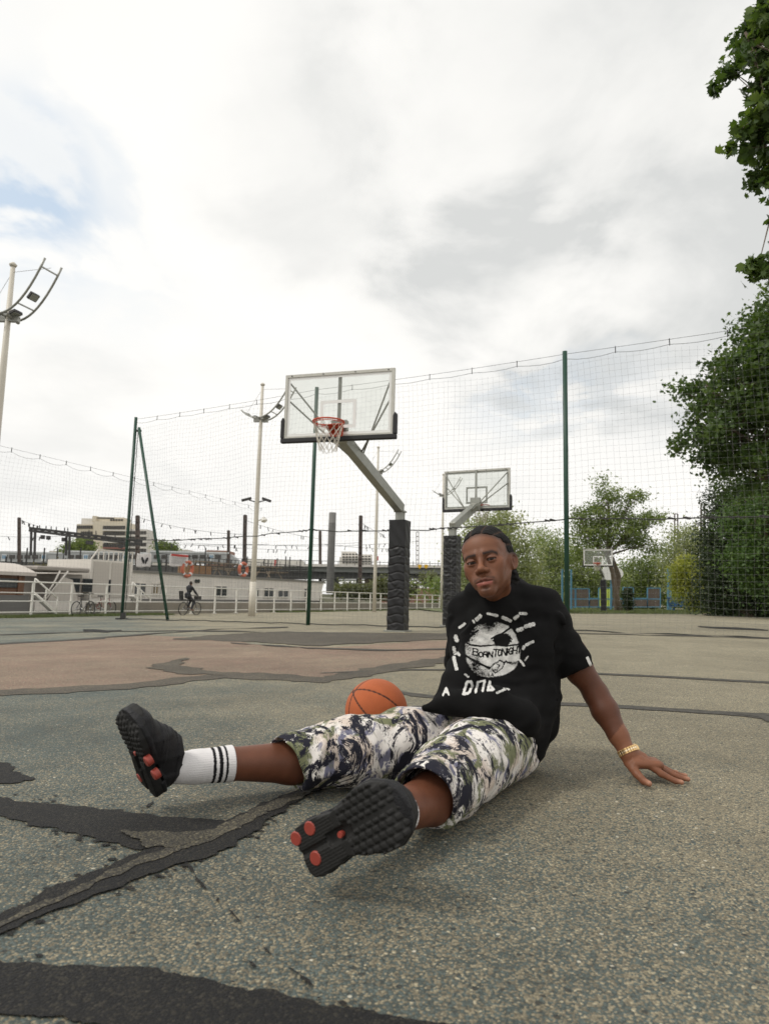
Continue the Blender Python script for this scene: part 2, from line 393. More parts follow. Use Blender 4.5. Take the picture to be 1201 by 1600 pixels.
strip('tar_band', [(-500, 1480, 1560), (0, 1504, 1588), (70, 1511, 1592), (150, 1513, 1602), (215, 1514, 1616), (300, 1530, 1640), (380, 1548, 1650), (450, 1560, 1660), (520, 1573, 1670), (600, 1589, 1680), (700, 1604, 1690), (900, 1625, 1720)], M_tar, .003, .003, .012)
for a, b_, c in (((288, 1348), (303, 1366), 4), ((304, 1370), (322, 1392), 4), ((333, 1402), (341, 1412), 4), ((357, 1424), (380, 1447), 4), ((412, 1484), (424, 1495), 5), ((450, 1516), (488, 1543), 4), ((380, 1500), (400, 1514), 4), ((228, 1262), (240, 1254), 2)):
    strip('crack', [(a[0], a[1]-1, a[1]+1), ((a[0]+b_[0])/2, (a[1]+b_[1])/2-c*.6, (a[1]+b_[1])/2+c*.5), (b_[0], b_[1]-1, b_[1]+1)], M_tar, .003, .002, .01)
def crumbs(lines, n, m):
    mb_ = MB()
    for _ in range(n):
        a, b_, spread = random.choice(lines); f = random.random(); p = GP(a[0]+(b_[0]-a[0])*f, a[1]+(b_[1]-a[1])*f+random.gauss(0, spread)); r = .0018+.0055*random.random()**3
        k = random.randint(5, 8); a0 = random.random()*6.28; z = p.z+.0028+.0002*random.random()
        mb_._add([(p.x+r*(.6+.8*random.random())*math.cos(a0+6.28*i/k)*1.6, p.y+r*(.6+.8*random.random())*math.sin(a0+6.28*i/k), z) for i in range(k)], [tuple(range(k))])
    tag(mb_.build('tar_crumbs', m), kind='stuff')
crumbs([((0, 1245), (340, 1283), 5), ((0, 1278), (180, 1322), 5), ((0, 1464), (330, 1342), 5), ((390, 1306), (500, 1236), 5), ((0, 1430), (220, 1332), 5), ((0, 1502), (600, 1588), 7)], 300, M_tar)
M_seam = tarmat('seam_tar', (.045, .042, .038), (.1, .094, .08))
strip('sealed_joint', [(600, 1078, 1080), (640, 1083, 1088), (720, 1092, 1096), (800, 1096, 1100), (875, 1098, 1103), (960, 1102, 1107), (1060, 1108, 1113), (1160, 1114, 1120), (1205, 1116, 1126), (1500, 1140, 1146)], M_seam, .003, .002, .04)
strip('sealed_joint', [(500, 1052, 1053), (640, 1046, 1048), (760, 1047, 1049), (880, 1050, 1053), (1000, 1055, 1057.5), (1150, 1063, 1066), (1500, 1080, 1083)], M_seam, .003, .002, .05)
strip('sealed_joint', [(1150, 1114, 1117), (1185, 1117, 1121), (1204, 1124, 1132), (1260, 1150, 1156)], M_seam, .0042, .002, .03)
strip('sealed_joint', [(-50, 1009, 1011), (0, 1006, 1008), (90, 1001, 1003), (200, 993, 995), (330, 983.5, 984.5), (450, 980, 981)], M_seam, .003, .01, .1)
strip('sealed_joint', [(0, 992, 993), (150, 987, 988), (300, 985.5, 986.5), (520, 990, 991), (700, 996, 997.5), (900, 990, 991), (1201, 998, 999)], M_seam, .003, .01, .1)
strip('crack', [(130, 984, 985), (150, 984, 988), (168, 986, 989), (190, 985, 986)], M_tar, .003, .01, .1)
strip('sealed_joint', [(360, 1005, 1006), (480, 1013, 1014.5), (600, 1016, 1018), (760, 1013, 1015)], M_seam, .0045, .008, .1)
strip('crack', [(1090, 979, 980), (1110, 980, 982), (1150, 981, 984), (1200, 985, 986)], M_tar, .003, .01, .1)

# ------------------------------------------------------------------ grass
M_grass = mat('grass', (.07, .11, .03), rough=.8, nscale=6, color2=(.15, .17, .06))
def blades(name, pts, hmin, hmax, m, wid=.008, col=None):
    n = len(pts); P = np.array(pts); a = rng.uniform(0, 6.283, n); h = rng.uniform(hmin, hmax, n); lean = rng.normal(0, .4, (n, 2))*h[:, None]
    dx = np.stack([np.cos(a), np.sin(a), np.zeros(n)], 1)*wid
    tip = P + np.stack([lean[:, 0], lean[:, 1], h], 1); V = np.concatenate([P-dx, P+dx, tip]); i = np.arange(n)
    F = np.stack([i, i+n, i+2*n], 1)
    return mesh_np(name, V, F, m, smooth=False)
def strip_pts(n, s0, s1, t0, t1, clump=True):
    out = []
    for _ in range(n):
        s = s0+(s1-s0)*rng.random()**1.6; t = rng.uniform(t0, t1) + .08*math.sin(s*2.1)+.05*math.sin(s*5.3)
        out.append(tuple(Q(s, t)))
    return out
tag(blades('verge_grass', strip_pts(26000, -8, s_at(262, .3), -.35, .75), .03, .11, M_grass), kind='stuff')
tag(blades('verge_grass', strip_pts(9000, s_at(440, .3), 46, -.3, .35), .03, .10, M_grass, .012), kind='stuff')
# lawn round the playground
def lawn():
    P = []
    while len(P) < 52000:
        px = rng.uniform(740, 1125); d = 37.0 + 26*rng.random()**1.4
        p = W(px, 940, d); lim = 38.2 if px < 1090 else 40
        if d > lim + .5*math.sin(px*.08): P.append((p.x, p.y, float(gz(p.x, p.y))))
    return P
M_lawn = mat('lawn_earth', (.08, .10, .035), rough=.9, nscale=2, color2=(.16, .17, .07))
g0, g1 = W(700, 940, 38.0), W(1096, 940, 38.3); g2, g3 = W(1110, 940, 75), W(600, 940, 75)
lw = MB(); lw._add([Vector((p.x, p.y, float(gz(p.x, p.y))+.02)) for p in (g0, g1, g2, g3)], [(0, 1, 2, 3)])
tag(lw.build('lawn', M_lawn), kind='structure')
tag(blades('lawn_grass', lawn(), .05, .16, M_grass, .02), kind='stuff')
M_path = mat('sandy_path', (.36, .28, .19), rough=.95, noise=.2, nscale=1.5)
pt = MB(); P_ = [W(1096, 940, 38.3), W(1160, 940, 38.3), W(1118, 940, 75), W(1108, 940, 75)]
pt._add([Vector((p.x, p.y, float(gz(p.x, p.y))+.03)) for p in P_], [(0, 1, 2, 3)]); tag(pt.build('park_path', M_path), kind='structure')

# ------------------------------------------------------------------ the quay railing
M_white = mat('white_paint', (.72, .70, .64), rough=.5, noise=.06, nscale=2)
M_cream = mat('cream_paint', (.62, .58, .49), rough=.5, noise=.08, nscale=1)
rail = thing('quay_railing', 'long white tube railing running along the quay edge behind the net', 'railing', Q(0, 0, 0))
rail.location = (0, 0, 0)
s0r, s1r, H4 = -6.0, 46.0, (1.08, .74, .48, .14)
for k, h in enumerate(H4):
    mb = MB(); mb.tube([Q(s, 0)+Vector((0, 0, h)) for s in np.linspace(s0r, s1r, 27)], .028 if k == 0 else .02, 6); mb.build('rail', M_white, rail, True)
post_me = None; s = s0r; sp = 1.45
while s < s1r:
    if post_me is None:
        mb = MB(); mb.box((0, 0, .52), (.055, .055, 1.1)); mb.box((0, 0, .01), (.14, .14, .02)); po = mb.build('post', M_white, rail); post_me = po.data
    else: po = link(bpy.data.objects.new('post', post_me), rail)
    po.location = Q(s, 0); po.rotation_euler.z = QROT; s += sp
# low parapet behind it
M_wall = mat('grey_parapet', (.26, .235, .195), rough=.9, noise=.2, nscale=1.2, bump=.3, bscale=14)
pw = MB(); a0, a1 = s_at(160, -.55), 60.0
for k in range(12):
    sa, sb = a0+(a1-a0)*k/12, a0+(a1-a0)*(k+1)/12 - .012
    c = (Q(sa, -.55)+Q(sb, -.55))/2; pw.box((c.x, c.y, c.z+.21), (sb-sa, .25, .46), Matrix.Rotation(QROT, 3, 'Z'))
tag(pw.build('quay_parapet', M_wall), 'low grey concrete parapet just behind the white quay railing', 'wall')

# ------------------------------------------------------------------ light masts
M_mast = mat('mast_paint', (.60, .56, .48), rough=.45, noise=.06, nscale=2)
M_galv = mat('galvanised_steel', (.36, .36, .33), rough=.42, metal=.55, noise=.14, nscale=14)
M_dark = mat('dark_metal', (.035, .033, .032), rough=.55, noise=.2, nscale=6)
M_glassy = mat('lamp_glass', (.25, .26, .24), rough=.15, spec=.8)
def arm_ladder(root, side, span, rise, h0, yaw, lamps):
    ca, sa = math.cos(yaw), math.sin(yaw)
    def P(u, w):       # u 0..1 along the arm, w across
        x = side*span*u; z = h0 + rise*(u**2.1)
        return Vector((x*ca - w*sa, x*sa + w*ca, z))
    for w in (-.26, .26):
        mb = MB(); mb.tube([P(u/10, w) for u in range(11)], .03, 6); mb.build('arm_tube', M_galv, root, True)
    for u in ((.02, .42, .92) if len(lamps) > 1 else (.02, .9)):
        mb = MB(); mb.bar(P(u, -.26), P(u, .26), .03); mb.build('arm_rung', M_galv, root)
    for u in lamps:
        c = P(u, 0); fl = MB(); fl.box((0, 0, 0), (.20, .26, .08)); fl.box((0, 0, .05), (.13, .18, .05))
        o = fl.build('floodlight', M_dark, root, bevel=.01); o.location = c+Vector((0, 0, .04)); o.rotation_euler = (0, -side*math.atan(rise/span*2.1*u**1.1), yaw)
        g = MB(); g.box((0, 0, -.046), (.17, .22, .010)); g.build('lens', M_glassy, o)
    return P
def mast(s, t, label, cams=False, Hm=9.0):
    b = Q(s, t); root = thing('light_mast', label, 'light mast', b, 0, 'light masts along the quay')
    mb = MB(); mb.tube([(0, 0, 0), (0, 0, 3), (0, 0, 6), (0, 0, Hm)], [.11, .095, .08, .055], 12); mb.build('mast_pole', M_mast, root, True)
    cp = MB(); cp.tube([(0, 0, Hm), (0, 0, Hm+.05), (0, 0, Hm+.12)], [.07, .10, .03], 10); cp.build('mast_cap', M_mast, root, True)
    hj = Hm*.85
    cl = MB(); cl.bar((-.28, 0, hj-.05), (.28, 0, hj-.05), .12, .14); cl.tube([(.1, -.3, hj-.02), (.1, .3, hj-.02)], .05, 8); cl.build('arm_bracket', M_galv, root)
    P = arm_ladder(root, 1, 1.35, 1.25, hj, -.35, (.18, .58)); arm_ladder(root, -1, .75, .35, hj, -.35, (.3,))
    cb = MB(); cb.tube([(0, 0, Hm-.15), P(.95, 0)], .006, 4, False); cb.tube([(0, 0, Hm-.15), (-.62, .22, hj+.28)], .006, 4, False); cb.build('stay_cable', M_galv, root)
    if cams:
        for sx in (-1, 1):
            c = MB(); c.bar((0, 0, 4.35), (sx*.3, 0, 4.35+.08), .04); c.bar((sx*.22, -.06, 4.5), (sx*.55, -.2, 4.38), .10, .10); c.build('security_camera', M_dark, root)
        c = MB(); c.bar((0, 0, 3.6), (.22, 0, 3.7), .04); c.tube([(.28, -.02, 3.78), (.32, -.04, 3.64), (.34, -.05, 3.58)], [.05, .13, .05], 8); c.build('dome_camera', M_white, root)
        c = MB(); c.tube([(0, 0, .0), (0, 0, 1.3)], .13, 10); c.build('mast_collar', M_mast, root, True)
mast(-2.75, 3.55, 'cream light mast with curved ladder arm, cropped by the left edge of the picture')
mast(7.85, 3.56, 'cream light mast with security cameras, standing between the two tall green net posts', True)
mast(s_at(585, 1.6), 1.6, 'thin cream light mast seen between the hoop arm and the grey chimney', Hm=9.6)
mast(s_at(690, 1.6), 1.6, 'farthest cream light mast, beside the left edge of the rear padded hoop post', Hm=9.8)
# ------------------------------------------------------------------ sports nets
M_green = mat('green_steel', (.012, .055, .035), rough=.45, noise=.2, nscale=5)
M_string = mat('net_string', (.20, .205, .195), rough=.9)
M_rope = mat('net_rope', (.05, .05, .045), rough=.9)
def net_strings(name, A, B, zt, zb, cell, rad, parent, seed=1, sag=.05):
    """square net between ground points A and B; zt(u), zb(u): heights of its upper and lower edge"""
    r = np.random.default_rng(seed); A = np.array(A); B = np.array(B); Ld = np.linalg.norm((B-A)[:2]); dirv = (B-A)/Ld; nv = np.array([-dirv[1], dirv[0], 0.])
    ph = r.uniform(0, 6.28, 6)
    def wob(u, v):     # u metres along, v metres up
        du = .035*np.sin(v*1.1+ph[0]+u*.35)+.012*np.sin(v*3.3+u*.9+ph[1]); dn = .08*np.sin(u*.8+ph[2]+v*.5)+.06*np.sin(u*2.1+v*1.3+ph[3])
        dv = .02*np.sin(u*1.6+ph[4]+v*.5)+.01*np.sin(u*4.1+ph[5]); return du, dn, dv
    Vs = []; Fs = []; base = 0
    def run(us, vs):
        nonlocal base
        du, dn, dv = wob(us, vs); env = np.ones_like(us)
        P = A[None]*0 + A[None, :]*[1, 1, 0] + dirv[None]*(us+du)[:, None]*[1, 1, 0] + nv[None]*dn[:, None]; P[:, 2] = vs+dv
        d = np.gradient(P, axis=0); d /= np.linalg.norm(d, axis=1)[:, None]+1e-9
        x = np.cross(d, nv); y = np.cross(d, x); n = len(us)
        ring = np.stack([P + (x*math.cos(t)+y*math.sin(t))*rad for t in (0, 2.094, 4.189)], 1).reshape(-1, 3)
        i = np.arange(n-1)[:, None]*3; k = np.arange(3)[None]; k2 = (k+1) % 3
        Fs.append((np.stack([i+k, i+k2, i+3+k2, i+3+k], -1).reshape(-1, 4))+base); Vs.append(ring); base += n*3
    for u in np.arange(0.02, Ld, cell):
        t, b = zt(u), zb(u); m = max(8, int((t-b)/.35)); run(np.full(m, u)+r.normal(0, .008), np.linspace(b, t, m))
    vmax = max(zt(0), zt(Ld)); v = min(zb(0), zb(Ld))
    while v < vmax:
        us = np.arange(0, Ld+.01, .3); ok = (v <= np.array([zt(u) for u in us])+.0) & (v >= np.array([zb(u) for u in us])-.02); us = us[ok]
        if len(us) > 3: run(us, np.full(len(us), v))
        v += cell
    o = mesh_np(name, np.concatenate(Vs), np.concatenate(Fs), M_string, parent, smooth=False); o['kind'] = 'stuff'; return o
def rope(name, parent, pts, r, m=None):
    mb = MB(); mb.tube(pts, r, 5); return mb.build(name, m or M_rope, parent, True)
PL, PM, PR = GP(190, 968), GP(481, 977), GP(886, 987)
tip = lambda p, h: p + Vector((0, 0, h))
HL, HM, HR = 6.14, 5.82, 5.72
dirR = (PR-PM).normalized(); PX = PR + Vector((dirR.x, dirR.y, 0))*9.0; PX.z = 0.0; HX = 5.8
netf = thing('sports_net_fence', 'tall dark net on green posts hung across the court between the two back-to-back hoops', 'net fence')
def net_post(p, h, r, top_dx=None):
    mb = MB(); t = tip(p, h) if top_dx is None else top_dx
    mb.tube([p, p.lerp(t, .5), t], r, 12); o = mb.build('net_post', M_green, netf, True)
    return o
net_post(PL, HL, .048); net_post(PM, HM, .048); net_post(PR, HR, .05)
px_post = net_post(PX, HX, .05)
brace_b = GP(262, 970); brace_t = tip(PL, HL-.35) + (brace_b-PL).normalized()*.17
mb = MB(); mb.tube([brace_b, brace_t], .045, 12); mb.build('brace_post', M_green, netf, True)
mb = MB(); mb.box(tip(PL, HL-.42)+Vector((.08, 0, 0)), (.22, .06, .06)); mb.build('post_clamp', M_dark, netf)
mb = MB(); mb.box(tip(PL, .02), (.3, .2, .04)); mb.box(tip(PL, .12)+Vector((.06, -.05, 0)), (.12, .12, .16)); mb.build('post_foot', M_dark, netf)
def zrope(a, b, sag):             # sagging line
    return [a.lerp(b, i/16) - Vector((0, 0, sag*4*(i/16)*(1-i/16))) for i in range(17)]
spans = [(PL, PM, HL, HM, 21), (PM, PR, HM, HR, 22), (PR, PX, HR, HX, 23)]
for a, b, ha, hb, sd in spans:
    ta, tb = tip(a, ha-.06), tip(b, hb-.06); Ld = (b-a).length
    rope('head_wire', netf, zrope(ta, tb, .03), .004)
    # the net hangs from snap hooks: scalloped upper edge
    n = max(3, int(Ld/.95)); hooks = []
    pts = []
    for i in range(n+1):
        h = ta.lerp(tb, i/n) - Vector((0, 0, .03*4*(i/n)*(1-i/n))); hooks.append(h)
        pts.append(h-Vector((0, 0, .10)))
        if i < n:
            for f in (.25, .5, .75):
                pts.append(ta.lerp(tb, (i+f)/n) - Vector((0, 0, .10+.05*4*f*(1-f)+.01)))
    rope('net_edge_rope', netf, pts, .0045)
    for h in hooks:
        mb = MB(); mb.bar(h+Vector((0, 0, .02)), h-Vector((0, 0, .12)), .014); mb.build('snap_hook', M_dark, netf)
    ra, rb = tip(a, ha*.33+.35), tip(b, hb*.33+.35)
    w = [p + Vector((0, 0, random.gauss(0, .012))) for p in zrope(ra, rb, .10)]
    rope('middle_rope', netf, w, .012)
    for _ in range(int(Ld/.28)):
        f = random.random(); p = ra.lerp(rb, f)-Vector((0, 0, .1*4*f*(1-f))); mb = MB(); mb.bar(p+Vector((-.05, -.03, .01)), p+Vector((.05, -.03, -.015)), .03); mb.build('rope_tie', M_dark, netf)
    ga, gb = tip(a, .03), tip(b, .03)
    rope('foot_rope', netf, [ga.lerp(gb, i/24)+Vector((0, random.gauss(0, .015), random.gauss(0, .008))) for i in range(25)], .013)
    net_strings('net_mesh', a, b, lambda u, a=a, b=b, ha=ha, hb=hb, Ld=Ld: (a.z+ha)+(b.z+hb-a.z-ha)*u/Ld-.22-.06*abs(math.sin(u*3.3)), lambda u, a=a, b=b, Ld=Ld: a.z+(b.z-a.z)*u/Ld+.02, .125, .0014, netf, sd)
mb = MB()
for i in range(70):
    f = i/70; mb.bar(tip(PL, .3+HL*.9*f)+Vector((.10, -.02, 0)), tip(PL, .3+HL*.9*(f+1/70.))+Vector((.10+.008*math.sin(i*2.2), -.02, 0)), .016)
mb.build('side_lacing', M_rope, netf)
# second net along the quay
sn = thing('quayside_net', 'thin ball net hanging along the quay railing at the far left', 'net fence')
qa, qb = Q(-7, .6), Q(s_at(402, .6), .6); qh = lambda f: 5.15 - .35*f
Lq = (qb-qa).length; pts = []; nq = int(Lq/.95)
for i in range(nq+1):
    h = qa.lerp(qb, i/nq)+Vector((0, 0, qh(i/nq)))
    pts.append(h-Vector((0, 0, .1)))
    mb = MB(); mb.bar(h+Vector((0, 0, .03)), h-Vector((0, 0, .12)), .016); mb.build('snap_hook', M_dark, sn)
    if i < nq:
        for f in (.25, .5, .75):
            u = (i+f)/nq; pts.append(qa.lerp(qb, u)+Vector((0, 0, qh(u)-.1-.09*4*f*(1-f))))
rope('net_edge_rope', sn, pts, .0045)
rope('head_wire', sn, [qa+Vector((0, 0, qh(0))), qb+Vector((0, 0, qh(1)))], .004)
net_strings('net_mesh', qa, qb, lambda u: qa.z+qh(u/Lq)-.18, lambda u: qa.z+.1, .125, .0013, sn, 5)

# ------------------------------------------------------------------ basketball hoops
M_pad = mat('black_vinyl_pad', (.008, .008, .009), rough=.45, noise=.2, nscale=5, bump=.15, bscale=30, spec=.5)
M_steel = mat('hoop_steel', (.33, .335, .30), rough=.4, metal=.5, noise=.14, nscale=10)
M_frame = mat('backboard_frame', (.50, .49, .44), rough=.4, metal=.3, noise=.08, nscale=10)
M_line = mat('backboard_white', (.80, .80, .78), rough=.5)
M_rim = mat('rim_orange', (.55, .065, .02), rough=.45, noise=.12, nscale=20)
M_cord = mat('net_cord', (.62, .58, .50), rough=.9)
M_edge = mat('edge_padding', (.014, .014, .015), rough=.6)
def acrylic():
    m = bpy.data.materials.new('clear_acrylic'); m.use_nodes = True; nt = m.node_tree; nt.nodes.clear(); N = nt.nodes.new; L = nt.links.new
    o = N('ShaderNodeOutputMaterial'); mx = N('ShaderNodeMixShader'); t = N('ShaderNodeBsdfTransparent'); g = N('ShaderNodeBsdfGlossy'); d = N('ShaderNodeBsdfDiffuse'); m2 = N('ShaderNodeMixShader')
    t.inputs[0].default_value = (.94, .95, .93, 1); g.inputs['Roughness'].default_value = .06; d.inputs[0].default_value = (.7, .7, .66, 1)
    fr = N('ShaderNodeFresnel'); fr.inputs[0].default_value = 1.45
    tc = N('ShaderNodeTexCoord'); ns = N('ShaderNodeTexNoise'); L(tc.outputs['Object'], ns.inputs['Vector']); ns.inputs['Scale'].default_value = 3; ns.inputs['Detail'].default_value = 6
    mr = N('ShaderNodeMapRange'); L(ns.outputs['Fac'], mr.inputs[0]); mr.inputs[3].default_value = 0; mr.inputs[4].default_value = .16
    L(mr.outputs[0], m2.inputs[0]); L(t.outputs[0], m2.inputs[1]); L(d.outputs[0], m2.inputs[2])
    L(fr.outputs[0], mx.inputs[0]); L(m2.outputs[0], mx.inputs[1]); L(g.outputs[0], mx.inputs[2]); L(mx.outputs[0], o.inputs[0]); return m
M_acr = acrylic()
def pad_mesh(style, seed):
    """square padding tube, wrinkled by straps; style 0 strapped, 1 crumpled"""
    r = np.random.default_rng(seed); n = 22; rows = 190; Hh = 2.08; w = .168
    V = []; 
    for j in range(rows+1):
        z = .03+Hh*j/rows
        for k in range(n*4):
            side, f = divmod(k, n); f = f/n*2-1
            c = [(f, -1), (1, f), (-f, 1), (-1, -f)][side]
            x, y = c[0], c[1]
            rr = (abs(x)**16+abs(y)**16)**(1/16); x /= rr; y /= rr      # rounded corners
            e = .0
            if style == 0:
                if z < 1.62:
                    ph = (z+.02*math.sin(f*3+side*2))/.157; e = -.008*math.exp(-((ph-round(ph))/.085)**2)
                    e += .0030*math.sin(z*58+3*math.sin(f*4+side)+side*2)*max(0, math.cos(z*8+side*3+f*2))
                e += .003*math.sin(z*20+side*4+f*5)
            else:
                q_ = z*62+2.6*math.sin(f*2.6+side+z*5)+1.5*math.sin(f*6+z*9); e = .0055*math.sin(q_)*(.55+.45*math.sin(z*13+f*3)) - .004*math.cos(q_*.5+f)
            bulge = 1+.015*math.cos(f*1.57)
            V.append((x*(w*bulge+e), y*(w*bulge+e), z))
    V = np.array(V); m = n*4; i = np.arange(rows)[:, None]*m; k = np.arange(m)[None]; F = np.stack([i+k, i+(k+1) % m, i+m+(k+1) % m, i+m+k], -1).reshape(-1, 4)
    return V, F, m, rows
def make_hoop(label, loc, yaw, boardz, reach, style, seed, drop=0.0, detail=True, scale_board=1.0, postz=2.16, twist=0.0):
    """local +Y: from the post towards the basket"""
    root = thing('basketball_hoop', label, 'basketball hoop', loc, yaw, 'basketball hoops')
    V, F, m, rows = pad_mesh(style, seed)
    o = mesh_np('post_padding', V, F, M_pad, root, smooth=True)
    mb = MB(); mb.box((0, 0, 2.1), (.335, .335, .03)); mb.build('padding_lid', M_pad, root, bevel=.008)
    mb = MB(); mb.box((0, 0, 1.16), (.15, .15, 2.3)); mb.build('post', M_steel, root, bevel=.006)
    mb = MB(); mb.box((0, 0, 2.29), (.2, .2, .03)); mb.box((0, .0, .015), (.42, .42, .03)); mb.build('flange', M_steel, root)
    for k in range(10 if style == 0 else 0):
        pass
    bz = boardz                                  # height of the board's lower edge
    a = Vector((0, -.02, 2.34)); b = Vector((0, reach-.12, bz+.06))
    mb = MB(); mb.bar(a, b, .15, .19); mb.build('boom_arm', M_steel, root, bevel=.005)
    mb = MB(); mb.box((0, reach-.09, bz+.12), (.26, .10, .34)); mb.build('mounting_bracket', M_steel, root, bevel=.004)
    hw, hh = .9*scale_board, 1.05*scale_board; y = reach
    fr = MB(); t = .045
    fr.box((0, y, bz+hh-t/2), (2*hw, .05, t)); fr.box((0, y, bz+t/2), (2*hw, .05, t))
    for sx in (-1, 1): fr.box((sx*(hw-t/2), y, bz+hh/2), (t, .05, hh-2*t))
    fr.build('backboard_frame', M_frame, root)
    mb = MB(); mb.box((0, y, bz+hh/2), (2*hw-2*t-.002, .012, hh-2*t-.002)); mb.build('backboard_panel', M_acr, root)
    mb = MB(); mb.box((0, y-.045, bz+hh/2), (.05, .035, hh-.02)); mb.build('centre_stay', M_steel, root)
    ln = MB(); yy = y+.009; z0, z1, xw, lw = bz+.15, bz+.15+.45, .295, .05
    for sx in (-1, 1): ln.box((sx*(xw-lw/2), yy, (z0+z1)/2), (lw, .003, z1-z0))
    ln.box((0, yy, z1-lw/2), (2*xw-2*lw-.001, .003, lw)); ln.box((0, yy, z0+lw/2), (2*xw-2*lw-.001, .003, lw))
    for sx in (-1, 1): ln.box((sx*(hw-t-.022), yy, bz+hh/2), (.04, .003, hh-2*t-.09))
    for zz in (bz+t+.022, bz+hh-t-.022): ln.box((0, yy, zz), (2*hw-2*t-.004, .003, .04))
    ln.build('painted_lines', M_line, root)
    # diagonal stays behind the board
    for sx in (-1, 1):
        for (zt_, xt_, f) in ((bz+hh-.12, hw-.06, .70), (bz+hh-.40, hw-.04, .74)):
            p = a.lerp(b, f); mb = MB(); mb.tube([Vector((sx*.07, p.y, p.z+.02)), Vector((sx*xt_, y-.04, zt_))], .015, 8); mb.build('stay_bar', M_steel, root, True)
    # edge padding: bottom and up both sides
    ep = MB(); ph = .075
    ep.box((0, y, bz-.018), (2*hw+.09, .085, ph))
    ep.build('edge_padding', M_edge, root, bevel=.012)
    for sx in (-1, 1):
        e2 = MB(); x0 = sx*(hw+.018)
        e2.prism([(x0-.03, y-.042, bz+.021), (x0+.03, y-.042, bz+.021), (x0+.03, y-.042, bz+.30), (x0+.0, y-.042, bz+.36), (x0-.03, y-.042, bz+.33)], (0, .084, 0)); e2.build('edge_padding', M_edge, root, bevel=.008)
    for k in range(4):
        bt = MB(); bt.tube([(-.8+k*.53, y+.03, bz+hh-t/2), (-.8+k*.53, y-.03, bz+hh-t/2)], .012, 6); bt.build('bolt', M_dark, root)
    # rim
    rz_ = bz+.15; yc = y+.15+.225+.03; R = .232
    rim = MB(); rim.tube([(R*math.cos(t_), yc+R*math.sin(t_), rz_) for t_ in [2*math.pi*k/40 for k in range(40)]]+[(R, yc, rz_)], .0125, 8, False)
    rim.tube([(R*.985*math.cos(t_), yc+R*.985*math.sin(t_), rz_-.03) for t_ in [2*math.pi*k/40 for k in range(41)]], .006, 6, False)
    for k in range(40): t_ = 2*math.pi*k/40; rim.bar((R*math.cos(t_), yc+R*math.sin(t_), rz_), (R*.985*math.cos(t_), yc+R*.985*math.sin(t_), rz_-.03), .007)
    rim.build('rim', M_rim, root, True)
    br = MB(); br.box((0, y+.025, rz_-.06), (.19, .03, .18)); br.prism([(-.09, y+.04, rz_+.012), (.09, y+.04, rz_+.012), (.15, yc-R*.72, rz_+.012), (-.15, yc-R*.72, rz_+.012)], (0, 0, -.012))
    for sx in (-1, 1): br.prism([(sx*.085, y+.04, rz_), (sx*.085, y+.04, rz_-.14), (sx*.12, yc-R*.9, rz_-.01)], (sx*.006, 0, 0))
    br.build('rim_bracket', M_rim, root, bevel=.003)
    # net: crossing cords
    nb = MB(); K = 12
    for d in (-1, 1):
        for k in range(K):
            pts = []
            for j in range(13):
                f = j/12; th = 2*math.pi*(k/K + d*f*3.0/K); rr = R*(1-.50*f**.75) + .006*math.sin(k*3+j)
                sway = .03*f*math.sin(3*f+k*.4)
                pts.append((rr*math.cos(th)+sway, yc+rr*math.sin(th), rz_-.035-.42*f+.012*math.sin(th*2)))
            nb.tube(pts, .0042, 4, False)
    nb.build('rim_net', M_cord, root, True)
    if twist:
        Rt = Matrix.Rotation(twist, 3, 'Z'); piv = Vector((0, reach, 0))
        for ch_ in root.children:
            if ch_.name.split('.')[0] in ('backboard_frame', 'backboard_panel', 'centre_stay', 'painted_lines', 'edge_padding', 'bolt', 'rim', 'rim_bracket', 'rim_net', 'mounting_bracket', 'stay_bar'): ch_.rotation_euler.z = twist; ch_.location = piv-Rt@piv
    return root
# back-to-back pair on the court's long axis
h1p = GP(621, 987); h2p = GP(705, 979)
def fit_board(px, py_low):          # the reach along the axis and height that put the board where it stands
    pass
YAW1 = math.atan2(-1, 0)            # replaced below
ax = QD
hoopA = make_hoop('nearest basketball hoop, clear backboard facing left, thick black padded post', h1p, math.atan2(-math.cos(math.radians(21)), -math.sin(math.radians(21)))-math.pi/2, 3.07, 2.95, 0, 3, twist=math.radians(5))
hoopB = make_hoop('basketball hoop seen from behind, its crumpled black padded post beside the man\'s head', h2p, math.atan2(ax.y, ax.x)-math.pi/2, 2.98, 1.75, 1, 4)
h3p = GP(943, 957)
hoopC = make_hoop('distant small basketball hoop facing the camera in front of the leaning tree', h3p, math.atan2(-ax.y, -ax.x)-math.pi/2, 2.92, 2.05, 0, 5)
# ------------------------------------------------------------------ boats at the quay
def flat(name, rgb, **k): return mat(name, rgb, **dict(dict(rough=.7, noise=.12, nscale=1.5), **k))
M_hull = flat('white_hull', (.70, .66, .60), nscale=.8); M_hullgrey = flat('grey_hull', (.16, .155, .145)); M_deckedge = flat('deck_edge', (.20, .19, .17))
M_win = mat('dark_window', (.03, .035, .04), rough=.12, spec=.8); M_wood = flat('brown_wood', (.16, .075, .04)); M_amber = mat('curtained_window', (.42, .30, .13), rough=.5)
M_canopy = flat('canopy_grey', (.32, .29, .26)); M_pale = flat('pale_roof', (.55, .50, .45)); M_orange = mat('lifebuoy_orange', (.56, .15, .08), rough=.6)
M_cloth = mat('banner_white', (.74, .71, .70), rough=.8, noise=.05); M_red = mat('notice_red', (.50, .05, .04), rough=.7); M_ink = mat('print_black', (.02, .02, .025), rough=.8)
M_tank = mat('frosted_panel', (.52, .48, .43), rough=.35)
ROTQ = Matrix.Rotation(QROT, 3, 'Z')
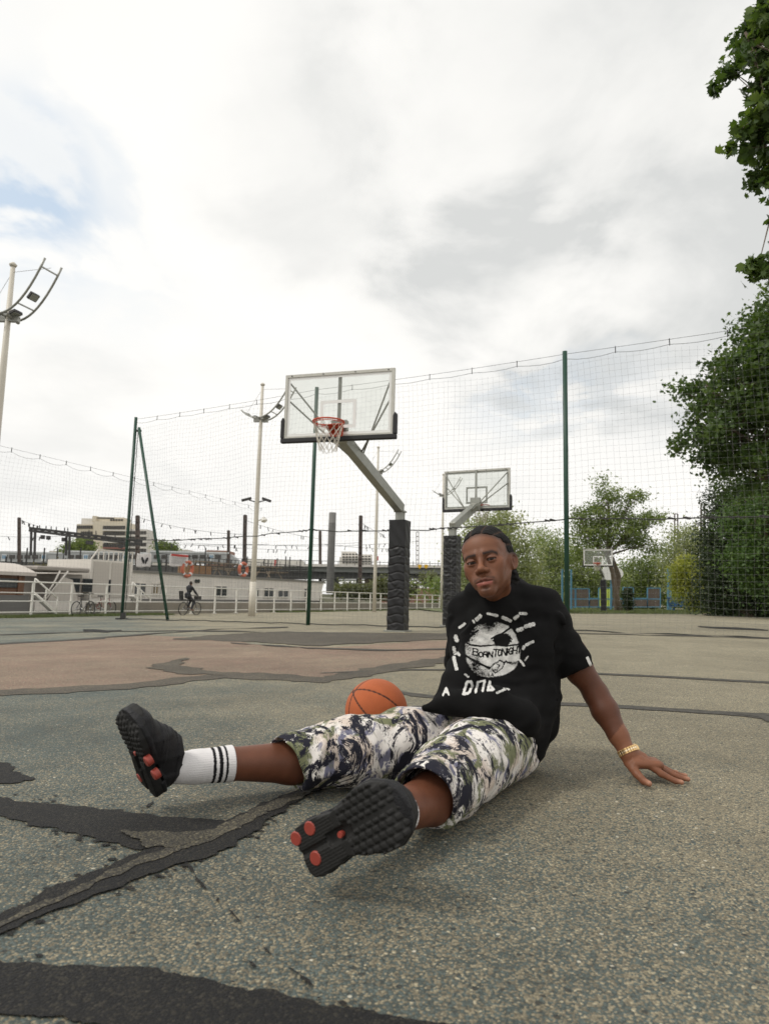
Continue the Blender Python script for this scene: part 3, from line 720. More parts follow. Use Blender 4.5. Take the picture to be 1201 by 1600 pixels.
def qbox(mb, s0, s1, t0, t1, z0, z1, mi=0):
    p = Q((s0+s1)/2, (t0+t1)/2, 0); mb.box((p.x, p.y, (z0+z1)/2), (abs(s1-s0), abs(t1-t0), z1-z0), ROTQ, mi); return mb
def zat(px, py, s, t):            # height seen at py above quay point (s,t)
    p = Q(s, t, 0); return W(px, py, p.y).z
hb = thing('houseboat', 'long white houseboat with small dark windows moored behind the white railing', 'houseboat')
t0 = -3.2; sA, sB = s_at(150, t0), s_at(505, t0); zd = 1.33
mb = MB(); P0 = [Q(sA, t0, -2.2), Q(sB-1, t0, -2.2), Q(sB, t0, zd), Q(sA, t0, zd)]
mb.prism([Q(sA, t0, -2.2), Q(sB-1.5, t0, -2.2), Q(sB, t0, zd), Q(sA, t0, zd)], tuple((-QN*4.6).to_3d())); mb.build('hull', M_hull, hb)
mb = MB(); qbox(mb, sA, sB+.05, t0+.06, t0-4.7, zd, zd+.1); mb.build('deck', M_deckedge, hb)
mb = MB(); qbox(mb, sA, sB, t0+.05, t0, .12, .2); mb.build('rubbing_strake', M_hullgrey, hb)
def hwin(px0, px1, py0, py1, frame=M_hull, glass=M_win, mull=True):
    s0, s1 = s_at(px0, t0), s_at(px1, t0); sm = (s0+s1)/2; pm = (px0+px1)/2
    za, zb = zat(pm, py1, sm, t0), zat(pm, py0, sm, t0)
    f = MB(); e = .05
    qbox(f, s0, s1, t0+.05, t0+.003, zb-e, zb); qbox(f, s0, s1, t0+.05, t0+.003, za, za+e); qbox(f, s0, s0+e, t0+.05, t0+.003, za+e, zb-e); qbox(f, s1-e, s1, t0+.05, t0+.003, za+e, zb-e)
    if mull: qbox(f, sm-e/2, sm+e/2, t0+.045, t0+.003, za+e, zb-e)
    o = f.build('window', frame, hb)
    g = MB(); qbox(g, s0+e, s1-e, t0+.02, t0+.004, za+e, zb-e); g.build('pane', glass, o)
for a in ((207, 227, 910, 932), (236, 247, 911, 930), (335, 354, 915, 933), (388, 404, 918, 933), (411, 427, 918, 934), (433, 450, 920, 934), (474, 482, 919, 934)): hwin(*a)
hwin(236.5, 246.5, 912, 929, glass=M_amber, mull=False)
hwin(248, 254, 911, 930)
for px in (304, 308):
    p = Q(s_at(px, t0), t0+.03, 0); z = zat(px, 908, s_at(px, t0), t0); m_ = MB(); nrm = QN.to_3d(); m_.tube([Vector((p.x, p.y, z)), Vector((p.x, p.y, z))+nrm*.03], .09, 10); m_.build('porthole', M_win, hb)
# wheelhouse block with frosted panels and its own roof railing
sw0, sw1 = s_at(140, t0+.4), s_at(206, t0+.4); zw = zat(170, 876, (sw0+sw1)/2, t0+.4)
mb = MB(); qbox(mb, sw0, sw1, t0+.35, t0-2.2, .0, zw); mb.build('wheelhouse', M_hull, hb)
for a, b_ in ((.06, .42), (.48, .92)):
    m_ = MB(); qbox(m_, sw0+(sw1-sw0)*a, sw0+(sw1-sw0)*b_, t0+.38, t0+.353, .25, zw-.08); m_.build('wheelhouse_panel', M_tank, hb)
rh = .42; m_ = MB(); qbox(m_, sw0+.3, sw1, t0+.36, t0+.31, zw+rh-.05, zw+rh); m_.bar(Q(sw0, t0+.33, zw), Q(sw0+.32, t0+.33, zw+rh), .045); m_.build('roof_rail', M_hull, hb)
for k in range(8):
    m_ = MB(); s = sw0+.35+(sw1-sw0-.4)*k/7; qbox(m_, s-.015, s+.015, t0+.35, t0+.32, zw+.002, zw+rh-.05); m_.build('roof_rail_bar', M_hull, hb)
# deck railing
for k in range(30):
    s = sA+3.4+(sB-sA-4.5)*k/29; m_ = MB(); p = Q(s, t0-.1, zd+.1); m_.tube([p, p+Vector((0, 0, .82))], .018, 5); m_.build('deck_post', M_dark, hb)
for h in (.42, .82):
    m_ = MB(); m_.tube([Q(sA+3.4, t0-.1, zd+.1+h), Q(sB-1.1, t0-.1, zd+.1+h)], .016, 5); m_.build('deck_rail', M_dark, hb)
m_ = MB(); rows = 8
for k in range(rows): m_.tube([Q(sA+3.4, t0-.12, zd+.14+.09*k), Q(sB-1.1, t0-.12, zd+.14+.09*k)], .004, 3)
for k in range(220):
    s = sA+3.4+(sB-sA-4.5)*k/220; p = Q(s, t0-.12, zd+.12); m_.tube([p, p+Vector((0, 0, .68))], .004, 3)
m_.build('deck_netting', M_dark, hb)['kind'] = 'stuff'
mb = MB(); sc_ = s_at(478, t0); qbox(mb, sc_, sB-.6, t0+.10, t0+.01, .2, zd-.35); mb.build('stern_locker', M_hull, hb)
def lifebuoy(px, py, label, t=t0+.02, r=.34):
    s = s_at(px, t); p = Q(s, t, zat(px, py, s, t)); root = thing('lifebuoy', label, 'lifebuoy', p, QROT, 'lifebuoys on the houseboat deck')
    m_ = MB(); m_.tube([(r*math.cos(a_), 0, r*math.sin(a_)) for a_ in [2*math.pi*k/24 for k in range(25)]], .085, 8, False); m_.build('ring', M_orange, root, True)
    for k in range(4):
        a_ = math.pi/4+k*math.pi/2; b_ = MB(); b_.tube([(r*math.cos(a_+d_), 0, r*math.sin(a_+d_)) for d_ in (-.13, 0, .13)], .092, 8); b_.build('white_band', M_cloth, root, True)
lifebuoy(290, 889, 'orange lifebuoy beside the notice board with the red heading')
lifebuoy(378, 890, 'orange lifebuoy on the deck rail just left of the light mast with cameras', r=.33)
def banner(px0, px1, py0, py1, label, emblem):
    t = t0+.06; s0, s1 = s_at(px0, t), s_at(px1, t); sm = (s0+s1)/2; za, zb = zat((px0+px1)/2, py1, sm, t), zat((px0+px1)/2, py0, sm, t)
    root = thing('banner', label, 'banner', Q(sm, t, (za+zb)/2), QROT); w, h = s1-s0, zb-za; n = 10
    V = []; F = []
    for i in range(n+1):
        for j in range(n+1): u, v = i/n-.5, j/n-.5; V.append((w*u, .03*math.sin(u*9+v*3), h*v+.03*math.sin(u*6)))
    for i in range(n):
        for j in range(n): a_ = i*(n+1)+j; F.append((a_, a_+n+1, a_+n+2, a_+1))
    me = bpy.data.meshes.new('cloth'); me.from_pydata(V, [], F); me.materials.append(M_cloth); me.shade_smooth(); c = link(bpy.data.objects.new('cloth', me), root)
    md = c.modifiers.new('thick', 'SOLIDIFY'); md.thickness = .012; md.offset = 0
    e = MB(); y = -.045
    if emblem:
        for sx in (-1, 1):
            e.prism([(sx*.02*w, y, -.02*h), (sx*.16*w, y, .24*h), (sx*.26*w, y, .20*h), (sx*.24*w, y, .02*h), (sx*.13*w, y, -.16*h), (sx*.10*w, y, -.30*h), (sx*.04*w, y, -.22*h)], (0, -.006, 0))
        e.build('emblem', M_ink, root)
    else:
        e.box((0, y, h*.40), (w*.96, .008, h*.17)); e.build('red_heading', M_red, root)
        for k in range(7): e2 = MB(); e2.box((-w*.02*(k % 3), y, h*(.22-.08*k)), (w*(.8-.07*(k % 3)), .008, h*.02)); e2.build('text_line', mat('text_grey', (.35, .35, .36), rough=.8), root)
banner(210, 232, 865, 886, 'white flag with a black winged emblem on the houseboat rail', True)
banner(262, 290, 866, 885, 'white notice with a red heading on the houseboat rail', False)
def picnic(px, label, t=t0-2.2):
    s = s_at(px, t); root = thing('picnic_table', label, 'table', Q(s, t, zd+.1), QROT, 'picnic tables on the houseboat deck')
    m_ = MB(); 
    for k in range(4): b_ = MB(); b_.box((0, -.3+.2*k, .74), (1.7, .18, .04)); b_.build('plank', mat('weathered_wood', (.30, .24, .17), rough=.85, noise=.2, nscale=8), root)
    for sy in (-.75, .75): b_ = MB(); b_.box((0, sy, .45), (1.7, .26, .04)); b_.build('bench', MATS['weathered_wood'], root)
    for sx in (-.6, .6):
        for sy in (-1, 1): b_ = MB(); b_.bar((sx, sy*.1, .72), (sx, sy*.62, 0), .07, .04); b_.build('leg', MATS['weathered_wood'], root)
        b_ = MB(); b_.bar((sx, -.8, .41), (sx, .8, .41), .06, .05); b_.build('cross_beam', MATS['weathered_wood'], root)
picnic(318, 'picnic table on the boat deck just right of the left lifebuoy'); picnic(355, 'picnic table on the boat deck left of the second lifebuoy'); picnic(418, 'picnic table on the boat deck right of the camera mast')
# planter crate behind first lifebuoy
mb = MB(); s = s_at(305, t0-1); qbox(mb, s-.9, s+.9, t0-.8, t0-1.4, zd+.1, zd+.55); tag(mb.build('planter_box', mat('orange_wood', (.36, .20, .09), rough=.8)), 'long orange-brown planter box on the houseboat deck', 'planter')
# left cabin boat, brown with rounded pale roof
cb = thing('cabin_boat', 'brown wooden cabin boat with a rounded pale roof at the left edge', 'boat')
tb = -2.6; s0b, s1b = s_at(-90, tb), s_at(46, tb); zr = zat(25, 884, s_at(25, tb), tb)
mb = MB(); qbox(mb, s0b, s1b, tb, tb-3, -1.9, .3); mb.build('hull', M_hullgrey, cb)
mb = MB(); qbox(mb, s0b, s1b-.2, tb-.05, tb-2.8, .3, zr-.25); mb.build('cabin', M_wood, cb)
arc = []; n = 10
for k in range(n+1): u = k/n; arc.append(Q(s0b-.2, tb+.15-3.1*u, zr-.22+.35*math.sin(math.pi*u)))
arc2 = arc + [Q(s0b-.2, tb+.15-3.1*(1-k/n), zr-.34+.3*math.sin(math.pi*(1-k/n))) for k in range(n+1)]
mb = MB(); mb.prism(arc2, tuple(QD.to_3d()*(s1b-s0b+.3))); mb.build('roof', M_pale, cb)
for k in range(5):
    a_ = s1b-.5-1.0*k; m_ = MB(); qbox(m_, a_-.7, a_, tb+.0, tb-.045, .55, zr-.45); m_.build('window', M_win, cb)
    m_ = MB(); qbox(m_, a_+.02, a_+.14, tb+.02, tb-.045, .3, zr-.28); m_.build('pillar', M_wood, cb)
# grey canopy cruiser between
cr = thing('canopy_boat', 'grey boat with a flat canopy and raked windscreen between cabin boat and wheelhouse', 'boat')
s2, s3 = s_at(52, tb), s_at(138, tb); zc = zat(95, 888, (s2+s3)/2, tb)
mb = MB(); qbox(mb, s2+.1, s3-.1, tb, tb-3, -1.9, .1); mb.build('hull', M_hull, cr)
mb = MB(); qbox(mb, s2+.1, s3, tb-.0, tb-2.9, zc-.12, zc+.05); mb.build('canopy', M_canopy, cr, bevel=.04)
mb = MB(); qbox(mb, s2+1.3, s3-.1, tb-.3, tb-2.6, .1, zc-.2); mb.build('cabin', M_canopy, cr)
for k in range(3): m_ = MB(); qbox(m_, s2+1.5+.8*k, s2+2.15+.8*k, tb-.24, tb-.299, .45, zc-.35); m_.build('window', M_win, cr)
for o_ in (0, .35): m_ = MB(); m_.tube([Q(s2+.35+o_*.3, tb+.02, .1), Q(s2+.75+o_*.5, tb+.02, .7), Q(s2+1.0+o_, tb+.02, zc-.1)], .035, 6); m_.build('windscreen_pillar', M_hull, cr, True)
m_ = MB(); m_.prism([Q(s2+.6, tb+.01, .12), Q(s2+1.9, tb+.01, .12), Q(s2+1.6, tb+.01, .9), Q(s2+1.15, tb+.01, 1.0)], tuple((-QN*.03).to_3d())); m_.build('windscreen', M_tank, cr)
# gangways with white handrails
for (pa, pb, lab) in ((52, 80, 'white gangway handrail sloping down beside the second railing post from the left'), (205, 226, 'white gangway with sloping handrail behind the left green net posts')):
    g = thing('gangway', lab, 'gangway', group='gangways')
    sa_, sb_ = s_at(pa, -1), s_at(pb, -1)
    m_ = MB(); m_.bar(Q(sa_, -1.0, .35), Q(sb_, -.7, -.32), .6, .05); m_.build('walkway', M_white, g)
    for dz in (.0, .45): m_ = MB(); m_.tube([Q(sa_, -.98, .42+dz), Q(sb_, -.68, -.22+dz)], .03, 6); m_.build('handrail', M_white, g, True)
    for f in (0, .5, 1): m_ = MB(); p = Q(sa_+(sb_-sa_)*f, -.98+.3*f, .38-.6*f); m_.tube([p, p+Vector((0, 0, .5))], .022, 6); m_.build('stanchion', M_white, g, True)

# ------------------------------------------------------------------ bicycles and rider
M_tyre = mat('tyre', (.02, .02, .02), rough=.8); M_bike = mat('bike_frame_dark', (.03, .03, .035), rough=.35); M_chrome = mat('chrome', (.5, .5, .5), rough=.25, metal=.9)
def wheel(root, x, r=.34):
    m_ = MB(); m_.tube([(x+r*math.cos(a), 0, r+r*math.sin(a)) for a in [2*math.pi*k/28 for k in range(29)]], .022, 6, False); w = m_.build('wheel', M_tyre, root, True)
    s_ = MB()
    for k in range(14): a = 2*math.pi*k/14; s_.tube([(x, 0, r), (x+r*math.cos(a), 0, r+r*math.sin(a))], .0035, 3)
    s_.build('spokes', M_chrome, w); h = MB(); h.tube([(x, -.04, r), (x, .04, r)], .03, 8); h.build('hub', M_chrome, w)
def bicycle(label, loc, rz, framemat, basket=False, childseat=False):
    root = thing('bicycle', label, 'bicycle', loc, rz, 'bicycles on the quay'); wheel(root, -.52); wheel(root, .52)
    m_ = MB(); bb = (-.08, 0, .30); st = (-.22, 0, .78); hd = (.36, 0, .80); hb_ = (.40, 0, .62)
    for a, b_ in ((bb, st), (bb, hb_), (st, hd), ((-.52, 0, .34), bb), ((-.52, 0, .34), (-.2, 0, .74)), (hd, hb_), (hb_, (.52, 0, .34))): m_.tube([a, b_], .018, 6)
    m_.build('frame', framemat, root, True)
    m_ = MB(); m_.box((-.25, 0, .93), (.26, .14, .05)); m_.tube([(-.24, 0, .92), (-.22, 0, .78)], .014, 6); m_.build('saddle', M_tyre, root, bevel=.01)
    m_ = MB(); m_.tube([(.36, 0, .8), (.34, 0, 1.0), (.40, 0, 1.05)], .015, 6); m_.tube([(.28, -.28, 1.04), (.40, -.12, 1.05), (.40, .12, 1.05), (.28, .28, 1.04)], .014, 6); m_.build('handlebar', M_tyre, root, True)
    m_ = MB(); m_.tube([(-.08, -.02, .30), (-.08, .02, .30)], .09, 14); m_.bar((-.08, -.07, .30), (.06, -.07, .20), .02); m_.bar((-.08, .07, .30), (-.22, .07, .40), .02); m_.box((.07, -.12, .19), (.1, .09, .02)); m_.box((-.23, .12, .41), (.1, .09, .02)); m_.build('crank', M_chrome, root)
    if basket: m_ = MB(); m_.box((.56, 0, .92), (.28, .3, .2)); m_.build('basket', M_dark, root, bevel=.01)
    if childseat:
        m_ = MB(); m_.box((-.58, 0, .82), (.26, .28, .06)); m_.prism([(-.72, -.14, .8), (-.66, -.14, .8), (-.72, -.14, 1.28), (-.80, -.14, 1.28)], (0, .28, 0)); m_.build('child_seat', M_tyre, root, bevel=.02)
    return root
bl_ = Q(s_at(140, .15), .15)
BK = .72
bicycle('dark bicycle leaning on the white railing at its third post from the left', Q(s_at(132, .35), .35), QROT+.25, M_bike)
bicycle('second dark bicycle parked partly behind the first, nearer the green net post', Q(s_at(163, -.25), -.25), QROT+.1, mat('bike_red', (.18, .03, .03), rough=.4))
bk_loc = Q(s_at(298, .95), .95)
bike3 = bicycle('bicycle with a rear child seat ridden along the railing by the seated rider', bk_loc, QROT, M_bike, basket=True, childseat=True)
for o_ in list(bpy.data.objects):
    if o_.name.startswith('bicycle'): o_.scale = (BK,)*3
# ------------------------------------------------------------------ far bank: railway, viaduct, pylons, buildings
def fbox(mb, px0, px1, py0, py1, d, depth, mi=0):
    """box facing the camera whose front face is seen between these columns and rows"""
    a = W((px0+px1)/2, py0, d); b = W((px0+px1)/2, py1, d); x0 = W(px0, (py0+py1)/2, d).x; x1 = W(px1, (py0+py1)/2, d).x
    return mb.box(((x0+x1)/2, d+depth/2, (a.z+b.z)/2), (abs(x1-x0), depth, abs(a.z-b.z)), None, mi)
M_rust = flat('dark_rust', (.085, .062, .052), nscale=.6); M_irondark = flat('dark_iron', (.04, .038, .037), nscale=.6)
M_train = flat('train_silver', (.36, .37, .37), rough=.4, nscale=.2); M_trainwhite = flat('train_white', (.60, .62, .62), nscale=.2); M_blue = flat('train_blue', (.12, .25, .38), nscale=.3)
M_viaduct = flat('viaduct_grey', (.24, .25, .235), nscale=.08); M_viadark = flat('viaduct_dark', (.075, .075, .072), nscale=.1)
M_stonew = mat('bank_wall', (.15, .12, .09), rough=.9, nscale=.25, color2=(.27, .23, .18), detail=8)
M_brickr = mat('red_brick_wall', (.24, .12, .085), rough=.9, nscale=.4, color2=(.34, .21, .16))
M_cream2 = flat('apartment_cream', (.60, .54, .43), nscale=.05); M_bwhite = flat('apartment_white', (.64, .61, .56), nscale=.05); M_bwin = mat('apartment_window', (.06, .055, .05), rough=.25); M_awn = flat('awning_brown', (.25, .10, .08))
# embankment walls behind the boats
mb = MB(); fbox(mb, -260, 470, 903, 948, 118, 3); tag(mb.build('embankment_wall', M_stonew), 'brown stone embankment wall on the far bank behind the boats', 'wall')
mb = MB(); fbox(mb, -260, 372, 879, 903.5, 122, 8); tag(mb.build('railway_embankment', M_viadark), kind='structure')
em = thing('embankment_fence', 'tall dark palisade fence on the far railway embankment under the train', 'fence')
mb = MB(); fbox(mb, -260, 480, 880, 882, 117, .3); fbox(mb, -260, 480, 893, 894, 117, .3); mb.build('fence_rail', M_irondark, em)
for k in range(45):
    px = -40+k*11.5+3*math.sin(k*2.3); m_ = MB(); top = 856 if k in (7, 9, 11, 14, 31) else 872+3*math.sin(k*1.3)
    fbox(m_, px, px+1.4, top, 905, 116.5, .25); m_.build('fence_post', M_irondark, em)
# train: five coaches
tr = thing('train', 'silver commuter train with white roof line and blue doors standing on the far embankment', 'train')
for (a, b_) in ((-150, -30), (-28, 98), (100, 232), (234, 372)):
    m_ = MB()
    if b_ > 350:
        z0, z1 = W(300, 880, 150).z, W(300, 863, 150).z; x0, x1 = W(a, 870, 150).x, W(b_, 870, 150).x
        m_.prism([(x0, 150, z0), (x1, 150, z0), (x1-.3, 150, z0+1.1), (x1-1.6, 150, z1-.25), (x1-2.6, 150, z1), (x0, 150, z1)], (0, 2.9, 0))
    else: fbox(m_, a, b_, 862 + (1 if a < 0 else 0), 880, 150, 2.9)
    c = m_.build('coach', M_train, tr)
    r_ = MB(); fbox(r_, a+1, b_-(14 if b_ > 350 else 1), 861.5, 864, 149.9, .09); r_.build('roof_line', M_trainwhite, c)
    px = a+6
    while px < b_-24:
        w_ = MB(); fbox(w_, px, px+9, 867, 873, 149.88, .1); w_.build('window', M_bwin, c); px += 12
    for px in (a+30, a+92):
        if px < b_-12: w_ = MB(); fbox(w_, px, px+8, 866, 877, 149.8, .15); w_.build('door', M_trainwhite, c); w2 = MB(); fbox(w2, px+1.5, px+3.4, 867.5, 873, 149.75, .04); fbox(w2, px+4.6, px+6.5, 867.5, 873, 149.75, .04); w2.build('door_glass', M_blue, c)
# viaduct
va = thing('viaduct', 'long grey steel viaduct crossing behind the white railing and the hoop post', 'bridge')
def lbox(px0, py0, py0b, px1, py1, py1b, d, depth, name, m, parent):
    a, b_, c, e = W(px0, py0, d), W(px1, py1, d), W(px1, py1b, d), W(px0, py0b, d); m_ = MB(); m_.prism([a, b_, c, e], (0, depth, 0)); return m_.build(name, m, parent)
lbox(368, 880, 884, 760, 884, 888, 148, 8, 'deck_edge', M_bwhite, va); lbox(368, 884.3, 890, 760, 888.3, 899, 149, 7, 'girder', M_viaduct, va); lbox(368, 890.3, 905, 760, 899.3, 903, 150, 5, 'girder_shadow_side', M_viadark, va)  # dark lower strip: the girder's own shade put into its colour
lbox(500, 905.5, 907.5, 760, 905, 907, 170, 4, 'lower_deck', M_viaduct, va)
lbox(540, 911, 915, 700, 911, 915, 165, 3, 'lower_beam', M_viadark, va)
for px, w_, d in ((520, 8, 151), (556, 5, 152), (569, 16, 152), (650, 3, 166), (664, 3, 166), (678, 3, 166)):
    m_ = MB(); fbox(m_, px, px+w_, 899 if d < 160 else 914, 936, d, 2.5); m_.build('pier', M_stonew if w_ > 10 else M_viadark, va)
for k in range(30):
    px = 372+k*13; m_ = MB(); fbox(m_, px, px+.8, 877, 882+k*.12, 148, .15); m_.build('parapet_post', M_viadark, va)
m_ = MB(); fbox(m_, 368, 760, 877.5, 878.3, 148, .12); m_.build('parapet_rail', M_viadark, va)
for px in (655.5, 665.5):
    p = W(px, 885, 146.5); m_ = MB(); m_.prism([p+Vector((-.45, 0, 0)), p+Vector((0, 0, -.55)), p+Vector((.45, 0, 0)), p+Vector((.3, 0, .4)), p+Vector((-.3, 0, .4))], (0, .08, 0))
    tag(m_.build('hazard_sign', mat('sign_yellow', (.72, .42, .02), rough=.6)), 'left yellow diamond sign on the viaduct edge' if px < 660 else 'right yellow diamond sign on the viaduct edge', 'sign', 'yellow signs on the viaduct')
mb = MB(); fbox(mb, 596, 735, 919, 945, 130, 2); tag(mb.build('brick_wall', M_brickr), 'low reddish brick wall under the viaduct behind the railing', 'wall')
mb = MB(); fbox(mb, 428.5, 431, 875, 884, 147, .3); tag(mb.build('signal_sign', M_red), 'small red and white railway signal board on the viaduct at its left end', 'sign')
mb = MB(); fbox(mb, 588.5, 591, 869, 876, 147, .3); tag(mb.build('signal_sign', M_red), 'tiny red signal board above the viaduct just right of the red-brown pylon', 'sign')
# pylons
def pylon(px, py0, w, d, m, label, lattice=True, lean=0):
    root = thing('catenary_pylon', label, 'pylon', W(px, 925, d), 0, 'railway pylons on the far bank'); root.location = (0, 0, 0)
    t, b_ = W(px+lean, py0, d), W(px, 934, d); hw = w/2/FPX*d
    if px < 600: m_ = MB(); m_.bar(b_, t, hw*1.5, hw*.5); m_.build('web_plate', m, root)
    if lattice:
        for sx in (-1, 1): m_ = MB(); m_.bar(b_+Vector((sx*hw*.8, 0, 0)), t+Vector((sx*hw*.8, 0, 0)), hw*.4, hw*.8); m_.build('upright', m, root)
        n = max(4, int((t-b_).length/(hw*3.2)))
        for k in range(n+1): p = b_.lerp(t, k/n); m_ = MB(); m_.bar(p-Vector((hw*.62, 0, 0)), p+Vector((hw*.62, 0, 0)), hw*.5, hw*.45); m_.build('rung', m, root)
    else:
        m_ = MB(); m_.tube([b_, t], hw, 14); m_.build('shaft', m, root, True)
    return root
pylon(30, 809, 5, 140, M_rust, 'leftmost brown pylon, left of the dark signal gantry')
pylon(215, 806, 6.5, 140, M_rust, 'dark pylon in front of the apartment block, seen inside the green post frame')
pylon(357, 829, 4.5, 150, M_rust, 'short dark pylon above the train nose, with a thin mast on top')
pylon(381, 805, 6, 138, M_rust, 'tall dark brown pylon just left of the mast with cameras', lean=2)
pylon(500, 830, 4.5, 155, M_rust, 'short dark pylon between the middle green post and the grey chimney')
pylon(562, 806, 6, 138, M_rust, 'reddish brown pylon between the grey chimney and the hoop post', lean=1.5)
pylon(652, 831, 4.5, 150, M_rust, 'dark pylon above the yellow diamond signs')
pylon(1056, 803, 6, 150, M_rust, 'left lattice pylon rising over the trees on the right')
pylon(1088, 818, 5, 165, M_rust, 'shortest lattice pylon, between its two neighbours over the right trees')
pylon(1097.5, 786, 6.5, 140, M_rust, 'tallest lattice pylon over the trees on the right')
ch = thing('chimney', 'broad round grey ribbed chimney standing between two brown pylons', 'chimney', (0, 0, 0))
b_, t = W(515, 927, 112), W(519.5, 801, 112); hw = 5.6/FPX*112
m_ = MB(); m_.tube([b_, t], hw, 20); m_.build('shaft', mat('chimney_grey', (.17, .165, .155), rough=.7, noise=.15, nscale=1), ch, True)
for k in range(42): p = b_.lerp(t, .02+k/42*.86); m_ = MB(); m_.tube([p, p+Vector((0, 0, .12))], hw*1.05, 16); m_.build('ring', MATS['chimney_grey'], ch)
# signal gantry
ga = thing('signal_gantry', 'long dark railway signal gantry crossing in front of the apartment block', 'gantry')
def fbar(p0, p1, d, w, name='beam', parent=ga, m=M_irondark): m_ = MB(); m_.bar(W(*p0, d), W(*p1, d), w); return m_.build(name, m, parent)
fbar((46, 825), (222, 846), 128, .45); fbar((46, 829), (222, 851), 128, .45)
for k in range(34):
    px = 48+k*5.2; y = 825+(px-46)*.119; fbar((px, y), (px+(2.6 if k % 2 else -2.6), y+4.5), 128, .22, 'strut')
for px, y0 in ((49, 826), (55, 827), (104, 834), (109, 834)): fbar((px, y0), (px-1, 868), 128, .34, 'gantry_leg')
for px in (52, 62, 72, 80, 88, 101, 106, 120, 139, 150, 165, 180, 200): fbar((px, 825+(px-46)*.119), (px, 819+(px-46)*.1), 128, .14, 'finial')
for px in (63, 72, 96, 134, 139, 162, 185): m_ = MB(); y = 834+(px-46)*.119; fbox(m_, px, px+5, y, y+6, 127.5, .6); m_.build('signal_box', M_irondark, ga)
# overhead wires
ow = thing('overhead_wires', 'thin sagging overhead railway wires with insulators above the far bank', 'wires')
for (a, b_, c) in (((0, 838), (120, 836), 6), ((30, 811), (60, 822), 3), ((215, 808), (381, 835), 16), ((222, 848), (420, 850), 8), ((240, 846), (562, 848), 14), ((381, 850), (652, 846), 14), ((381, 812), (500, 842), 10), ((300, 851), (500, 860), 6), ((500, 850), (640, 858), 6), ((562, 815), (600, 836), 5)):
    A, B = W(*a, 136), W(*b_, 136); m_ = MB(); m_.tube([A.lerp(B, i/10)-Vector((0, 0, c/FPX*136*4*.35*(i/10)*(1-i/10))) for i in range(11)], .035, 3, False); m_.build('wire', M_irondark, ow)
    for _ in range(8): f = random.random(); p = A.lerp(B, f)-Vector((0, 0, c/FPX*136*4*.35*f*(1-f))); m_ = MB(); m_.bar(p, p-Vector((random.uniform(-.4, .4), 0, .7)), .16, .12); m_.build('insulator', M_irondark, ow)
# apartment block
ap = thing('apartment_block', 'cream apartment block with stepped top floors and dark balcony rows behind the gantry', 'building')
D = 300
def apx(px0, px1, py0, py1, name, m, dd=0, depth=12, parent=ap): m_ = MB(); fbox(m_, px0, px1, py0, py1, D+dd, depth); return m_.build(name, m, parent)
apx(118, 148, 819, 872, 'left_wing', M_cream2, .5); apx(145, 196, 815, 872, 'main_wall', M_cream2, -1.5, 14); apx(196, 229, 827, 872, 'right_wing', M_bwhite, .5)
apx(127, 147, 810, 819.3, 'top_floor', M_bwhite, 3, 8); apx(146, 193, 808, 815.2, 'penthouse', M_cream2, 2, 9); apx(144, 150, 806, 815.1, 'lift_tower', M_cream2, 1, 3)
apx(152, 178, 808.6, 810.4, 'penthouse_glazing', M_bwin, 1.8, .4)
for k in range(5): apx(172+k*4.2, 175+k*4.2, 811, 814, 'window', M_bwin, 1.7, .4)
for r_ in range(5):
    y = 821+r_*9.3
    for k in range(8):
        if r_ != 1 or k > 1: apx(119.5+k*3.2, 122+k*3.2, y, y+5, 'window', M_bwin, .2, .4)
    apx(160, 196, y+5+1.5, y+8.6, 'balcony_parapet', M_awn if r_ == 3 else M_bwhite, -2.7, 1.0)
    for k in range(8):
        apx(160.5+k*4.4, 164.2+k*4.4, y+.5, y+6, 'window', M_bwin, -1.9, .5)
    if r_ > 0:
        apx(197, 229, y+5, y+8, 'balcony_parapet', M_bwhite, -.6, 1.0)
        for k in range(7): apx(198+k*4.4, 201.6+k*4.4, y-.5, y+4.6, 'window', M_bwin, .1, .5)
b2 = thing('office_block', 'low cream terraced office building seen just above the viaduct right of the chimney', 'building')
for k, (a, b_, y) in enumerate(((533, 556, 862), (541, 581, 866), (530, 581, 871))): m_ = MB(); fbox(m_, a, b_, y, 884, 380-k*4, 10); m_.build('storey_block', M_bwhite, b2)
for r_ in range(4):
    for k in range(9): m_ = MB(); fbox(m_, 535+k*5, 538.5+k*5, 865+r_*4.2 if k < 5 else 868.5+r_*4, 867.3+r_*4.2 if k < 5 else 870.5+r_*4, 371.6, .3); m_.build('window', M_bwin, b2)
for i, (a, b_, y, mt, lab) in enumerate(((76, 104, 861, M_pale, 'low pale house roof beside the green bush left of the apartment block'), (232, 292, 858, M_bwhite, 'low pale warehouse behind the train right of the apartment block'), (322, 356, 860, M_brickr, 'low building with a red-brown roof behind the train'), (384, 470, 874, M_bwhite, 'row of low pale buildings over the viaduct behind the camera mast'))):
    m_ = MB(); fbox(m_, a, b_, y, 884, 260, 12); tag(m_.build('low_building', mt), lab, 'building')

